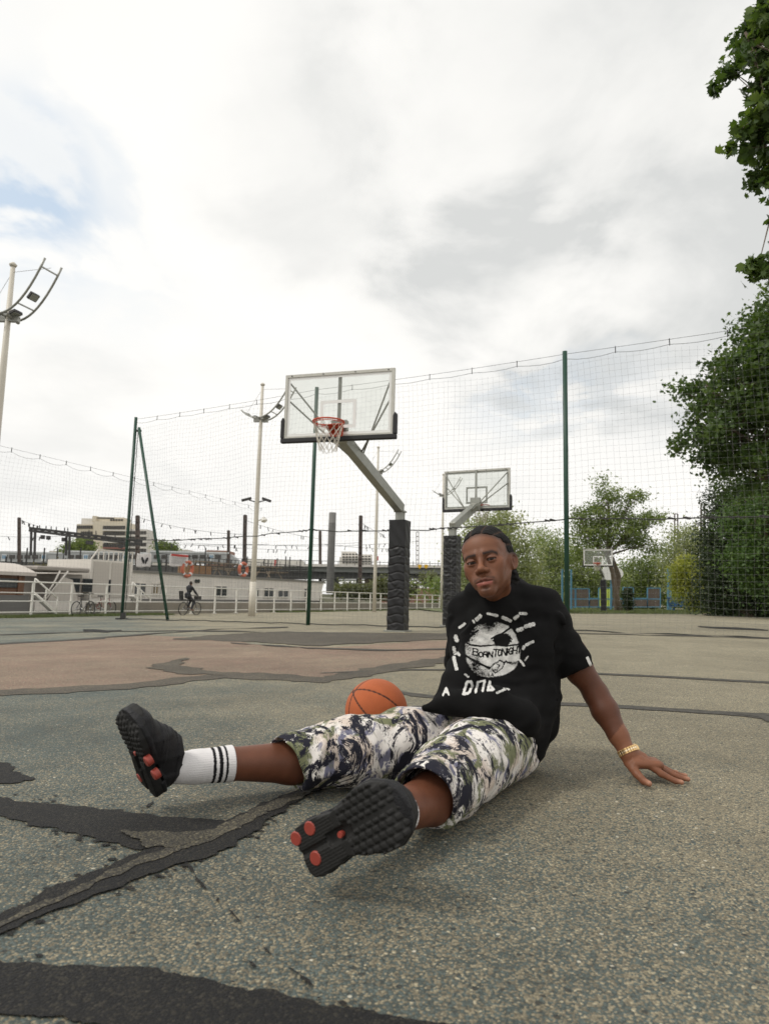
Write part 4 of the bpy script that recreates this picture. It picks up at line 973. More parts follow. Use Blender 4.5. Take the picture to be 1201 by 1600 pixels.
# ------------------------------------------------------------------ playground behind the net on the right
M_pblue = flat('playground_blue', (.07, .20, .30), rough=.5); M_slat = flat('brown_slat', (.105, .078, .066)); M_lime = flat('lime_panel', (.45, .55, .08)); M_bin = flat('blue_bin', (.02, .10, .24), rough=.5)
pf = thing('playground_fence', 'blue framed ball court fence with brown slats and one lime panel on the lawn', 'fence')
DP = 62
def pgp(px, py): return W(px, py, DP)
def frame(px0, px1, py0, slats=True, n=6, m=M_slat):
    for px in (px0, px1): m_ = MB(); m_.bar(pgp(px, py0), pgp(px, 950), .09); m_.build('fence_post', M_pblue, pf)
    for y in (py0, 936, 948.5): 
        if y >= py0: m_ = MB(); m_.bar(pgp(px0, y), pgp(px1, y), .08); m_.build('cross_rail', M_pblue, pf)
    w = (px1-px0)/n
    for k in range(n): m_ = MB(); m_.bar(pgp(px0+w*(k+.5), py0+.8), pgp(px0+w*(k+.5), 948.5), w/FPX*DP*.82, .03); m_.build('slat', m, pf)
frame(884, 898, 920, n=4); frame(899, 920, 920, n=8); frame(920, 935, 935, n=6); frame(935, 955, 919, n=4, m=M_lime); frame(955, 973, 935, n=8); frame(973, 989, 918, n=7); frame(989, 1011, 935, n=9); frame(1011, 1031, 919, n=8)
for px, y0, lab in ((878, 889, 'slim blue goal post left of the playground fence'), (892, 890, 'slim blue goal post touching the left end of the playground fence')):
    m_ = MB(); m_.bar(W(px, y0, 58), W(px, 952, 58), .12); tag(m_.build('goal_post', M_pblue), lab, 'post', 'blue posts by the playground')
gp_ = thing('climbing_post', 'pair of tall blue posts with cross pieces left of the yellow shrub', 'post', group='blue posts by the playground')
for px in (1043.3, 1047.2): m_ = MB(); m_.bar(W(px, 888, 56), W(px, 953, 56), .13); m_.build('post', M_pblue, gp_)
m_ = MB(); m_.bar(W(1041, 902, 56), W(1049, 902, 56), .1); m_.build('cross_piece', M_pblue, gp_)
sb_ = thing('fan_backboard', 'white rounded mini basketball backboard on a blue pole behind the leaning tree', 'backboard')
c = W(956, 896, 57); pts = [(c.x+1.0*math.cos(a)*.95, 57, c.z+.62*math.sin(a)) for a in [math.pi*(-.12)+k*(math.pi*1.24)/14 for k in range(15)]] + [(c.x-.5, 57, c.z-.55), (c.x+.5, 57, c.z-.55)]
m_ = MB(); m_.prism(pts, (0, .06, 0)); m_.build('board', M_line, sb_); m_ = MB(); m_.bar((c.x, 57.2, c.z), (c.x-.1, 57.2, -.1), .14); m_.build('pole', M_pblue, sb_)
bn = thing('litter_bin', 'dark blue open litter bin on the lawn left of the yellow shrub', 'bin')
p = W(1068, 951, 52); m_ = MB(); m_.prism([(p.x-.75, 52, .28), (p.x+.75, 52, .28), (p.x+.95, 52, 1.05), (p.x-.95, 52, 1.05)], (0, .9, 0)); m_.build('tub', M_bin, bn, bevel=.04)
for sx in (-.6, .6): m_ = MB(); m_.bar((p.x+sx, 52.4, -.1), (p.x+sx, 52.4, .3), .12); m_.build('leg', M_bin, bn)
cl = thing('spring_rider', 'bright blue playground climbing frame directly behind the litter bin', 'play equipment')
for px in (1070, 1078): m_ = MB(); m_.tube([W(px, 952, 54), W(px-1, 938, 54), W(px-3, 933, 54), W(px-6, 934, 54)], .12, 6); m_.build('hoop_bar', M_pblue, cl, True)
m_ = MB(); m_.prism([W(1070, 936, 54), W(1078, 936, 54), W(1078, 945, 54), W(1072, 948, 54)], (0, .2, 0)); m_.build('side_plate', M_pblue, cl)
pb = thing('park_bench', 'grey park bench with a pale back board under the dark trees', 'bench')
for y0, y1, dd in ((941, 943.2, 0), (943.8, 946, 0), (947.5, 948.6, -.5)): m_ = MB(); fbox(m_, 1105, 1119, y0, y1, 55+dd, .1 if dd == 0 else .5); m_.build('plank', M_pale, pb)
for px in (1104, 1112, 1120): m_ = MB(); fbox(m_, px, px+1.2, 941, 953, 55.15, .12); m_.build('leg', M_irondark, pb)
m_ = MB(); fbox(m_, 1098, 1110, 949, 950.5, 54, .4); fbox(m_, 1104, 1105.2, 950.5, 953, 54.1, .2); tag(m_.build('low_bench', M_irondark), 'low dark backless bench just left of the park bench', 'bench')
# ------------------------------------------------------------------ trees
def leafmat(name, a, b, c, trans=.35):
    m = bpy.data.materials.new(name); m.use_nodes = True; nt = m.node_tree; nt.nodes.clear(); N = nt.nodes.new; L = nt.links.new
    o = N('ShaderNodeOutputMaterial'); at = N('ShaderNodeAttribute'); at.attribute_name = 'Col'
    r = N('ShaderNodeValToRGB'); L(at.outputs['Fac'], r.inputs[0]); r.color_ramp.elements.new(.5)
    for e, (p, col) in zip(r.color_ramp.elements, ((0, a), (.5, b), (1, c))): e.position = p; e.color = (*col, 1)
    d = N('ShaderNodeBsdfPrincipled'); L(r.outputs[0], d.inputs['Base Color']); d.inputs['Roughness'].default_value = .5; d.inputs['Specular IOR Level'].default_value = .35
    t = N('ShaderNodeBsdfTranslucent'); g = N('ShaderNodeMix'); g.data_type = 'RGBA'; g.blend_type = 'MULTIPLY'; g.inputs['Factor'].default_value = 1
    L(r.outputs[0], g.inputs['A']); g.inputs['B'].default_value = (1.5, 1.6, .6, 1); L(g.outputs['Result'], t.inputs[0])
    mx = N('ShaderNodeMixShader'); mx.inputs[0].default_value = trans; L(d.outputs[0], mx.inputs[1]); L(t.outputs[0], mx.inputs[2]); L(mx.outputs[0], o.inputs[0]); return m
L_plane = leafmat('plane_leaf', (0.0316, 0.0574, 0.0201), (0.0646, 0.1077, 0.0316), (0.1435, 0.2009, 0.0574))
L_dark = leafmat('dark_leaf', (0.013, 0.0247, 0.0117), (0.0286, 0.0468, 0.0182), (0.065, 0.091, 0.0325), .2)
L_mid = leafmat('mid_leaf', (0.075, 0.1125, 0.033), (0.1425, 0.1875, 0.06), (0.255, 0.3, 0.105))
L_pale = leafmat('pale_leaf', (0.1305, 0.1522, 0.0725), (0.232, 0.261, 0.1305), (0.406, 0.4205, 0.2465))
L_willow = leafmat('willow_leaf', (0.105, 0.1425, 0.0525), (0.21, 0.255, 0.105), (0.39, 0.435, 0.21))
L_yel = leafmat('yellow_leaf', (.13, .17, .025), (.29, .31, .06), (.46, .44, .12))
M_bark = mat('bark', (.10, .075, .055), rough=.95, nscale=5, color2=(.19, .15, .11), bump=.6, bscale=20, stretch=(4, 4, 1))
def leaves(name, blobs, d, thick, n, size, m, parent, seed, clump=.16, aspect=.55, shape='rhomb', droop=.3, fill=.35, dens_sub=26, sparse=0.0):
    """blobs: (px, py, r_x, r_y[, depth offset]) picture-plane sizes turned into real ellipsoids at depth d"""
    r = np.random.default_rng(seed); B = []
    for b in blobs:
        px, py, rx, ry = b[:4]; dd = d + (b[4] if len(b) > 4 else 0); c = W(px, py, dd); k = dd/FPX
        B.append((c.x, c.y, c.z, rx*k, thick*(.5+.5*rx/max(x[2] for x in blobs)), ry*k))
    B = np.array(B); w = (B[:, 3]*B[:, 5]); w /= w.sum()
    nc = max(8, n//dens_sub); ci = r.choice(len(B), nc, p=w); dirs = r.normal(size=(nc, 3)); dirs /= np.linalg.norm(dirs, axis=1)[:, None]
    rad = fill + (1.03-fill)*r.random(nc)**.55
    C = B[ci, :3] + dirs*rad[:, None]*B[ci, 3:6]
    cs = clump*(.6+.8*r.random(nc))
    tone = np.clip(.5 + r.normal(0, .17, nc) + .18*dirs[:, 2]*0, 0, 1)
    li = r.choice(nc, n); off = r.normal(size=(n, 3))*cs[li][:, None]*[1, 1, .75]; off[:, 2] -= droop*np.abs(r.normal(size=n))*cs[li]
    P = C[li] + off; P[:, 2] = np.maximum(P[:, 2], -.1)
    # leaf frames
    nrm = r.normal(size=(n, 3))*.8 + [0, -.25, .65]; nrm /= np.linalg.norm(nrm, axis=1)[:, None]
    a = r.normal(size=(n, 3)) + [0, 0, -.4]; a -= nrm*np.sum(a*nrm, 1)[:, None]; a /= np.linalg.norm(a, axis=1)[:, None]; b_ = np.cross(nrm, a)
    s = size*(.6+.8*r.random(n))[:, None]
    if shape == 'rhomb':
        T = [(-.5, 0, 0), (.05, aspect*.5, .10), (.5, 0, 0), (.05, -aspect*.5, .10)]
    else:              # five-lobed plane leaf
        T = [(-.45, 0, 0), (-.30, .30, .02), (-.12, .52, .08), (.0, .27, .03), (.28, .42, .10), (.22, .16, .02), (.55, 0, -.05), (.22, -.16, .02), (.28, -.42, .10), (.0, -.27, .03), (-.12, -.52, .08), (-.30, -.30, .02)]
    k = len(T); V = np.stack([P + s*(a*u + b_*v + nrm*w_) for u, v, w_ in T], 1).reshape(-1, 3); F = np.arange(n*k).reshape(n, k)
    t = np.clip(tone[li] + r.normal(0, .13, n), 0, 1); colr = np.repeat(t, k)[:, None]*np.ones(3)
    o = mesh_np(name, V, F, m, parent, smooth=False, color=colr); o['kind'] = 'stuff'; return o, B, C
def limbs(parent, base, B, C, r0, seed, name='trunk', lean=None, nb=7, bend=.25, twigs=60):
    r = random.Random(seed); base = Vector(base); ctr = Vector(B[:, :3].mean(0)); top = Vector(B[np.argmax(B[:, 2]), :3])
    f = base.lerp(ctr, .55) if lean is None else Vector(lean)
    mb = MB(); mb.tube([base-Vector((0, 0, .2)), base.lerp(f, .35)+Vector((r.uniform(-1, 1), 0, 0))*r0*.6, base.lerp(f, .7)+Vector((r.uniform(-1, 1), 0, 0))*r0*.6, f], [r0*1.25, r0, r0*.85, r0*.7], 10); mb.build(name, M_bark, parent, True)
    order = sorted(range(len(B)), key=lambda i: -B[i, 3]*B[i, 5])[:nb]; br = []
    for i in order:
        e = Vector(B[i, :3]); m1 = f.lerp(e, .45)+Vector((r.uniform(-1, 1), r.uniform(-1, 1), r.uniform(.0, .8)))*bend*(e-f).length*.35
        mb = MB(); mb.tube([f, m1, e], [r0*.5, r0*.32, r0*.12], 6); mb.build('branch', M_bark, parent, True); br.append((f, m1, e))
    mb = MB()
    for _ in range(twigs):
        c = Vector(C[r.randrange(len(C))]); bb = min(br, key=lambda q: (q[1].lerp(q[2], .5)-c).length); st = bb[1].lerp(bb[2], r.random())
        if (c-st).length < 6*r0*12: mb.tube([st, st.lerp(c, .5)+Vector((0, 0, .06*(c-st).length)), c], [r0*.11, r0*.07, r0*.03], 4, False)
    o = mb.build('twigs', M_bark, parent); o['kind'] = 'stuff'
def tree(name, label, group, base, blobs, d, thick, n, size, m, seed, r0, nb=7, lean=None, twigs=60, **k):
    root = thing(name, label, 'shrub' if 'shrub' in name or 'bush' in name else 'tree', (0, 0, 0), 0, group)
    o, B, C = leaves('crown', blobs, d, thick, n, size, m, root, seed, **k)
    if base is not None: limbs(root, base, B, C, r0, seed, nb=nb, lean=lean, twigs=twigs)
    return root
G1 = 'trees beyond the court'
def gpd(px, d): p = W(px, 940, d); return Vector((p.x, p.y, float(gz(p.x, p.y))))
# big plane tree on the right whose boughs reach over the net: trunk out of frame to the right
tree('plane_tree', 'large dark green plane tree at the right edge reaching over the net top', G1, gpd(1330, 17),
     [(x_+12, y_, a_, b_) for x_, y_, a_, b_ in [(1190, 560, 70, 55), (1140, 590, 60, 40), (1090, 600, 36, 34), (1115, 660, 58, 42), (1170, 680, 70, 60), (1085, 690, 28, 24), (1160, 740, 45, 30), (1200, 620, 60, 60), (1195, 500, 36, 44), (1260, 560, 90, 120), (1300, 700, 90, 90), (1130, 720, 26, 20), (1290, 430, 90, 70)]],
     16.5, 2.2, 46000, .10, L_plane, 31, .28, nb=11, lean=tuple(gpd(1310, 17)+Vector((0, 0, 3.2))), twigs=300, clump=.16, aspect=.8, shape='lobed', fill=.45, dens_sub=60)
# overhanging boughs at the top right, nearer
tree('plane_tree', 'nearer plane tree whose lobed leafy boughs hang in from the top right corner', G1, gpd(1480, 11.5),
     [(x_+14, y_, a_, b_) for x_, y_, a_, b_ in [(1195, 20, 46, 42), (1150, 50, 22, 18), (1178, 90, 30, 26), (1135, 92, 15, 14), (1122, 112, 9, 14), (1190, 150, 34, 40), (1165, 130, 14, 14), (1170, 196, 30, 22), (1142, 208, 13, 13), (1152, 226, 8, 10), (1195, 250, 24, 34), (1178, 235, 12, 16), (1200, 285, 12, 14), (1172, 418, 18, 17), (1196, 412, 16, 14), (1215, 415, 20, 14), (1200, 330, 5, 5), (1280, 130, 80, 120), (1300, 350, 80, 90), (1260, 20, 60, 60)]],
     11.0, 1.0, 10500, .15, L_plane, 32, .2, nb=9, lean=tuple(gpd(1420, 11.5)+Vector((0, 0, 5.2))), twigs=150, clump=.10, aspect=.8, shape='lobed', fill=.2, dens_sub=24, droop=.7)
# dark mass below it
tree('evergreen_tree', 'very dark bushy tree behind the net at the lower right', G1, gpd(1165, 33),
     [(1160, 790, 46, 50), (1135, 850, 34, 50), (1165, 880, 55, 60), (1130, 915, 30, 46), (1200, 830, 50, 60), (1190, 930, 60, 40), (1150, 935, 34, 30), (1240, 880, 60, 70), (1125, 940, 22, 24), (1120, 812, 15, 12), (1108, 872, 12, 15), (1143, 770, 18, 12), (1104, 905, 10, 14), (1128, 790, 10, 9), (1112, 840, 9, 10)],
     34, 3, 60000, .15, L_dark, 33, .3, clump=.34, fill=.1)
tree('leafy_tree', 'mid green tree with drooping sprays in front of the very dark tree', G1, gpd(1215, 28),
     [(1175, 800, 44, 30), (1195, 850, 42, 36), (1160, 865, 22, 18), (1200, 760, 30, 30), (1180, 890, 26, 18), (1205, 900, 24, 30), (1240, 840, 50, 60)],
     29, 1.6, 20000, .15, leafmat('fresh_leaf', (0.04, 0.08, 0.0224), (0.072, 0.128, 0.0352), (0.128, 0.192, 0.056)), 34, .22, clump=.30, droop=.8)
tree('hedge_bush', 'rounded green bush at the foot of the dark tree right of the sandy path', G1, gpd(1140, 37),
     [(1145, 940, 28, 24), (1128, 925, 16, 24), (1170, 950, 26, 18), (1195, 955, 30, 14)], 36, 1.2, 12000, .14, leafmat('bush_leaf', (0.045, 0.075, 0.0225), (0.0825, 0.12, 0.0375), (0.15, 0.195, 0.06)), 35, .08, nb=3, clump=.28)
# tree with leaning trunk
tree('leaning_tree', 'airy green tree with a leaning trunk right of the distant hoop', G1, tuple(W(970, 958, 50)),
     [(955, 832, 44, 24), (935, 805, 30, 18), (1000, 812, 34, 12), (950, 772, 15, 18), (936, 750, 10, 10), (985, 778, 18, 9), (1025, 806, 16, 7), (915, 838, 24, 20), (903, 808, 12, 12), (1012, 850, 18, 18), (915, 868, 26, 12), (990, 836, 20, 14), (972, 800, 14, 12)],
     50, 2.4, 13500, .19, L_mid, 36, .19, nb=12, lean=tuple(W(948, 868, 50)), twigs=200, clump=.30, fill=.35, dens_sub=34)
root = thing('young_tree', 'small dark narrow bush beside the leaning trunk base', 'shrub', (0, 0, 0), 0, G1)
leaves('crown', [(980, 938, 7, 18), (981, 925, 5, 8)], 47, .4, 1800, .14, L_dark, root, 37, clump=.15, fill=.0)
mb = MB(); mb.tube([W(980, 956, 47), W(980, 940, 47)], .08, 6); mb.build('trunk', M_bark, root)
mb = MB(); mb.tube([W(966, 956, 51), W(962, 930, 51), W(966, 900, 51), W(956, 870, 51)], [.3, .24, .2, .12], 8); tag(mb.build('tree_trunk', M_bark), 'second brown trunk twin standing just behind the leaning trunk', 'tree')
# backdrop trees
T = [('silver_tree', 'pale silvery tree under the lattice pylons behind the yellow shrub', 1080, 66, [(1075, 850, 38, 30), (1100, 870, 34, 34), (1055, 870, 26, 30), (1080, 900, 50, 34), (1068, 832, 14, 14), (1115, 900, 22, 34)], L_pale, 16000, .26),
     ('park_tree', 'green tree filling the gap between leaning tree and pale silvery tree', 1020, 72, [(1015, 890, 44, 34), (990, 900, 36, 36), (1035, 905, 26, 40), (1005, 925, 50, 24)], L_mid, 15000, .27),
     ('park_tree', 'light green tree just right of the right green net post', 905, 70, [(905, 885, 34, 40), (925, 905, 36, 34), (895, 920, 30, 26), (955, 915, 30, 28)], L_willow, 14000, .27),
     ('park_tree', 'yellow-green rounded tree just left of the right green net post', 858, 68, [(850, 850, 26, 30), (862, 885, 34, 44), (840, 905, 34, 36), (875, 870, 18, 34), (868, 930, 40, 26)], L_willow, 18000, .26),
     ('willow_tree', 'silvery willow directly behind the seated man\'s head', 775, 40, [(770, 830, 46, 38), (800, 870, 44, 56), (740, 850, 30, 46), (765, 900, 60, 50), (815, 905, 32, 50), (780, 812, 22, 18), (730, 900, 26, 46), (800, 815, 16, 16)], L_pale, 26000, .20)]
for i, (nm, lab, bx, d, bl, m_, n_, sz) in enumerate(T): tree(nm, lab, G1, gpd(bx, d), bl, d, 3.0, int(n_*.8), sz*.85, m_, 50+i, .25, nb=5, clump=.55 if d > 60 else .34, fill=.15, twigs=50, droop=.5)
tree('yellow_shrub', 'bright yellow-green shrub on the lawn right of the blue posts', G1, gpd(1085, 43),
     [(1085, 905, 36, 26), (1070, 890, 24, 16), (1100, 925, 26, 24), (1072, 925, 24, 22), (1075, 875, 14, 10), (1090, 942, 16, 12), (1108, 905, 14, 20), (1055, 898, 12, 14)], 42.5, 1.0, 17000, .12, L_yel, 61, .07, nb=7, clump=.20, fill=.25)
# greenery on the far bank and a low dark hedge line
for i, (nm, lab, bl, d, m_, n_, sz, cl_) in enumerate([
    ('bank_bush', 'dark green round bush on the embankment left of the apartment block', [(122, 858, 26, 12), (135, 852, 14, 9), (112, 862, 14, 8)], 240, L_mid, 5000, .8, 1.2),
    ('bank_bush', 'small green bush right of the apartment block behind the train', [(262, 856, 14, 6), (255, 852, 8, 6)], 250, L_mid, 2500, .8, 1.0),
    ('bank_bush', 'green shrubs on the far bank under the viaduct right of the chimney', [(545, 921, 30, 6), (580, 925, 24, 6), (596, 914, 11, 10), (635, 917, 18, 5), (620, 924, 30, 5), (672, 905, 14, 6)], 118, leafmat('bank_leaf', (.07, .075, .04), (.13, .14, .07), (.2, .21, .11)), 14000, .4, .7),
    ('bank_bush', 'brown-green shrubs on the quay behind the canopy boat', [(70, 895, 18, 10), (100, 915, 16, 10), (125, 920, 14, 10), (60, 900, 12, 12)], 60, leafmat('dry_leaf', (.07, .06, .035), (.12, .10, .06), (.2, .18, .09)), 5000, .22, .35)]):
    root = thing(nm, lab, 'shrub', (0, 0, 0), 0, 'bushes on the far bank'); leaves('crown', bl, d, d*.02, n_, sz, m_, root, 80+i, clump=cl_, fill=.0)
# far woodland that closes the view behind everything
root = leaves('far_woodland', [(700+i*55, 925+6*math.sin(i*2.1), 60, 20+6*math.sin(i*1.7)) for i in range(14)], 95, 4, 26000, .5, L_mid, None, 99, clump=1.2, fill=0)[0]
# ------------------------------------------------------------------ smooth bodies: signed distances meshed into one continuous surface
def smin(a, b, k):
    h = np.clip(.5+.5*(b-a)/k, 0, 1); return b*(1-h)+a*h-k*h*(1-h)
def smax(a, b, k): return -smin(-a, -b, k)
def v3(p): return np.array([p[0], p[1], p[2]], np.float32)
def cone(P, a, b, r1, r2):
    a = v3(a); b = v3(b); ba = b-a; pa = P-a; h = np.clip(pa@ba/max(float(ba@ba), 1e-12), 0, 1)
    return np.linalg.norm(pa-h[:, None]*ba, axis=1) - (r1+(r2-r1)*h)
def chain(P, pts, rs, k=.006):
    d = None
    for i in range(len(pts)-1):
        e = cone(P, pts[i], pts[i+1], rs[i], rs[i+1]); d = e if d is None else smin(d, e, k)
    return d
def ball_(P, c, r): return np.linalg.norm(P-v3(c), axis=1)-r
def ell(P, c, r, R=None):
    q = P-v3(c)
    if R is not None: q = q@R             # columns of R: the local axes
    r = np.array(r, np.float32); k0 = np.linalg.norm(q/r, axis=1); k1 = np.linalg.norm(q/(r*r), axis=1)
    return k0*(k0-1)/np.maximum(k1, 1e-6)
def boxr(P, c, hs, rad, R=None):
    q = P-v3(c)
    if R is not None: q = q@R
    q = np.abs(q)-(np.array(hs, np.float32)-rad)
    return np.linalg.norm(np.maximum(q, 0), axis=1)+np.minimum(q.max(1), 0)-rad
def seg_d(P, a, b):
    a = v3(a); b = v3(b); ba = b-a; pa = P-a; h = np.clip(pa@ba/float(ba@ba), 0, 1)
    return np.linalg.norm(pa-h[:, None]*ba, axis=1), h
def ridge(P, pts, w, amp):               # a fold running through pts
    o = 0
    for i in range(len(pts)-1):
        d, h = seg_d(P, pts[i], pts[i+1]); o = np.maximum(o, np.exp(-(d/w)**2))
    return amp*o
def surface_nets(f, lo, hi, h, B=8):
    lo = np.array(lo, np.float64); hi = np.array(hi, np.float64); nb = np.ceil((hi-lo)/(h*B)).astype(int)
    g = np.stack(np.meshgrid(*[np.arange(n) for n in nb], indexing='ij'), -1).reshape(-1, 3)
    c = (lo+(g+.5)*B*h).astype(np.float32); d = np.concatenate([f(c[i:i+60000]) for i in range(0, len(c), 60000)])
    g = g[np.abs(d) < B*h*1.25]
    off = np.stack(np.meshgrid(*[np.arange(B+1)]*3, indexing='ij'), -1).reshape(-1, 3)
    keys = []; verts = []; fk = []
    K = (nb*B+8); key = lambda a: (a[..., 0].astype(np.int64)*int(K[1])+a[..., 1])*int(K[2])+a[..., 2]
    for s in range(0, len(g), 700):
        gg = g[s:s+700]; idx = gg[:, None, :]*B+off[None]; P = (lo+idx.reshape(-1, 3)*h).astype(np.float32)
        D = f(P).reshape(len(gg), B+1, B+1, B+1)
        cor = [D[:, a:B+a, b:B+b, c_:B+c_] for a in (0, 1) for b in (0, 1) for c_ in (0, 1)]
        S = np.stack([x < 0 for x in cor]); ns = S.sum(0); act = (ns > 0) & (ns < 8)
        bi = np.argwhere(act); 
        if len(bi) == 0: continue
        cv = np.stack([x[act] for x in cor], 1)    # (m,8)
        co = np.array([(a, b, c_) for a in (0, 1) for b in (0, 1) for c_ in (0, 1)], np.float64)
        acc = np.zeros((len(bi), 3)); cnt = np.zeros(len(bi))
        for i in range(8):
            for j in range(i+1, 8):
                if np.abs(co[i]-co[j]).sum() != 1: continue
                m = (cv[:, i] < 0) != (cv[:, j] < 0); t = cv[:, i]/np.where(m, cv[:, i]-cv[:, j], 1)
                acc += m[:, None]*(co[i]+(co[j]-co[i])*t[:, None]); cnt += m
        cell = gg[bi[:, 0]]*B+bi[:, 1:]; keys.append(key(cell)); verts.append(lo+(cell+acc/cnt[:, None])*h)
        for ax in range(3):
            sl0 = [slice(None), slice(0, B), slice(0, B), slice(0, B)]; sl1 = list(sl0); sl1[1+ax] = slice(1, B+1)
            a0 = D[tuple(sl0)]; a1 = D[tuple(sl1)]; m = (a0 < 0) != (a1 < 0); e = np.argwhere(m)
            if len(e) == 0: continue
            ce = gg[e[:, 0]]*B+e[:, 1:]; o1 = np.zeros(3, int); o2 = np.zeros(3, int); o1[(ax+1) % 3] = 1; o2[(ax+2) % 3] = 1
            q = np.stack([key(ce-o1-o2), key(ce-o2), key(ce), key(ce-o1)], 1); flip = ~(a0[m] < 0); q[flip] = q[flip][:, ::-1]; fk.append(q)
    keys = np.concatenate(keys); verts = np.concatenate(verts); fk = np.concatenate(fk); o = np.argsort(keys); ks = keys[o]
    pos = np.clip(np.searchsorted(ks, fk), 0, len(ks)-1); ok = (ks[pos] == fk).all(1); F = o[pos[ok]]
    return verts.astype(np.float32), F
def body_from(name, f, lo, hi, h, m, parent, color=None, shift=None):
    V, F = surface_nets(f, lo, hi, h)
    return mesh_np(name, V if shift is None else V, F, m, parent, True, color(V) if callable(color) else color)
def hashn(P, s, seed=0):                 # cheap smooth noise, about -1..1
    q = P*s; o = 0
    for i, (a, b, c, d) in enumerate(((1, .3, -.2, .1), (-.4, 1.1, .5, 1.7), (.6, -.7, 1.0, 2.9), (1.3, .9, -.8, 4.1))):
        o = o + np.sin(q[:, 0]*a*1.7+q[:, 1]*b*1.9+q[:, 2]*c*2.3+d+seed*1.3+1.3*np.sin(q[:, 1]*a+q[:, 2]*b+seed))
    return o/4
# ------------------------------------------------------------------ the seated man
M_skin = mat('skin', attr='Col', rough=.47, noise=.11, nscale=28, bump=.12, bscale=350, spec=.32, sss=.05)
SKIN = np.array((.165, .066, .034), np.float32); SKIN_D = np.array((.13, .052, .030), np.float32)
# joints, placed by where they are seen and how far away they are
HIPL, HIPR = W(798, 1150, 2.20), W(735, 1140, 2.30)
NECK, CHEST, PELV = W(786, 938, 2.42), W(790, 1010, 2.37), W(785, 1135, 2.28)
SHL, SHR = W(861, 972, 2.36), W(728, 980, 2.46)
ELL_, WRL = W(931, 1085, 2.33), W(981, 1178, 2.245)
ELR, WRR = W(742, 1062, 2.72), W(760, 1085, 2.98)
KNL, ANL = W(711, 1219, 1.80), W(570, 1298, 1.47)
KNR, ANR = W(524, 1178, 2.10), W(276, 1201, 1.885)
# head frame
HYAW, HPITCH, HROLL = math.radians(-24), math.radians(6), math.radians(-13)
HC = W(762, 878.5, 2.24); HS = 1.045
def head_frame():
    f = Vector((math.sin(HYAW)*math.cos(HPITCH), -math.cos(HYAW)*math.cos(HPITCH), math.sin(HPITCH)))
    # lateral axis points to his left (picture right)
    lat = Vector((math.cos(HYAW), math.sin(HYAW), 0)); up = lat.cross(f); up = -up if up.z < 0 else up
    c, s = math.cos(HROLL), math.sin(HROLL); lat2 = lat*c - up*s; up2 = up*c + lat*s
    return lat2, f, up2
HX_, HY_, HZ_ = head_frame()
HR_ = np.array([HX_[:], HY_[:], HZ_[:]], np.float32).T       # columns: lateral, forward, up
def to_head(P): return (P-v3(HC))@HR_/HS
def hw(x, y, z): return HC+(HX_*x+HY_*y+HZ_*z)*HS
def skull(q):
    q = q.copy(); q[:, 0] *= 1+.95*np.clip(-.012-q[:, 2], 0, .11)
    ax = np.abs(q[:, 0]); m = np.stack([ax, q[:, 1], q[:, 2]], 1)
    d = ell(q, (0, -.016, .030), (.0750, .096, .086))
    d = smin(d, ell(q, (0, .020, -.030), (.0595, .066, .077)), .03)
    d = smin(d, ell(m, (.0, .058, .036), (.058, .030, .044)), .025)      # forehead
    d = smin(d, cone(m, (.050, .004, -.046), (.012, .075, -.101), .0165, .0135), .026)   # jaw line
    d = smin(d, ell(q, (0, .078, -.104), (.023, .016, .016)), .02)      # chin
    d = smin(d, ell(m, (.044, .058, -.024), (.020, .020, .020)), .024)  # cheekbones
    d = smin(d, ell(m, (.035, .060, -.052), (.019, .017, .024)), .02)   # cheeks
    return d
EZ = -.0095
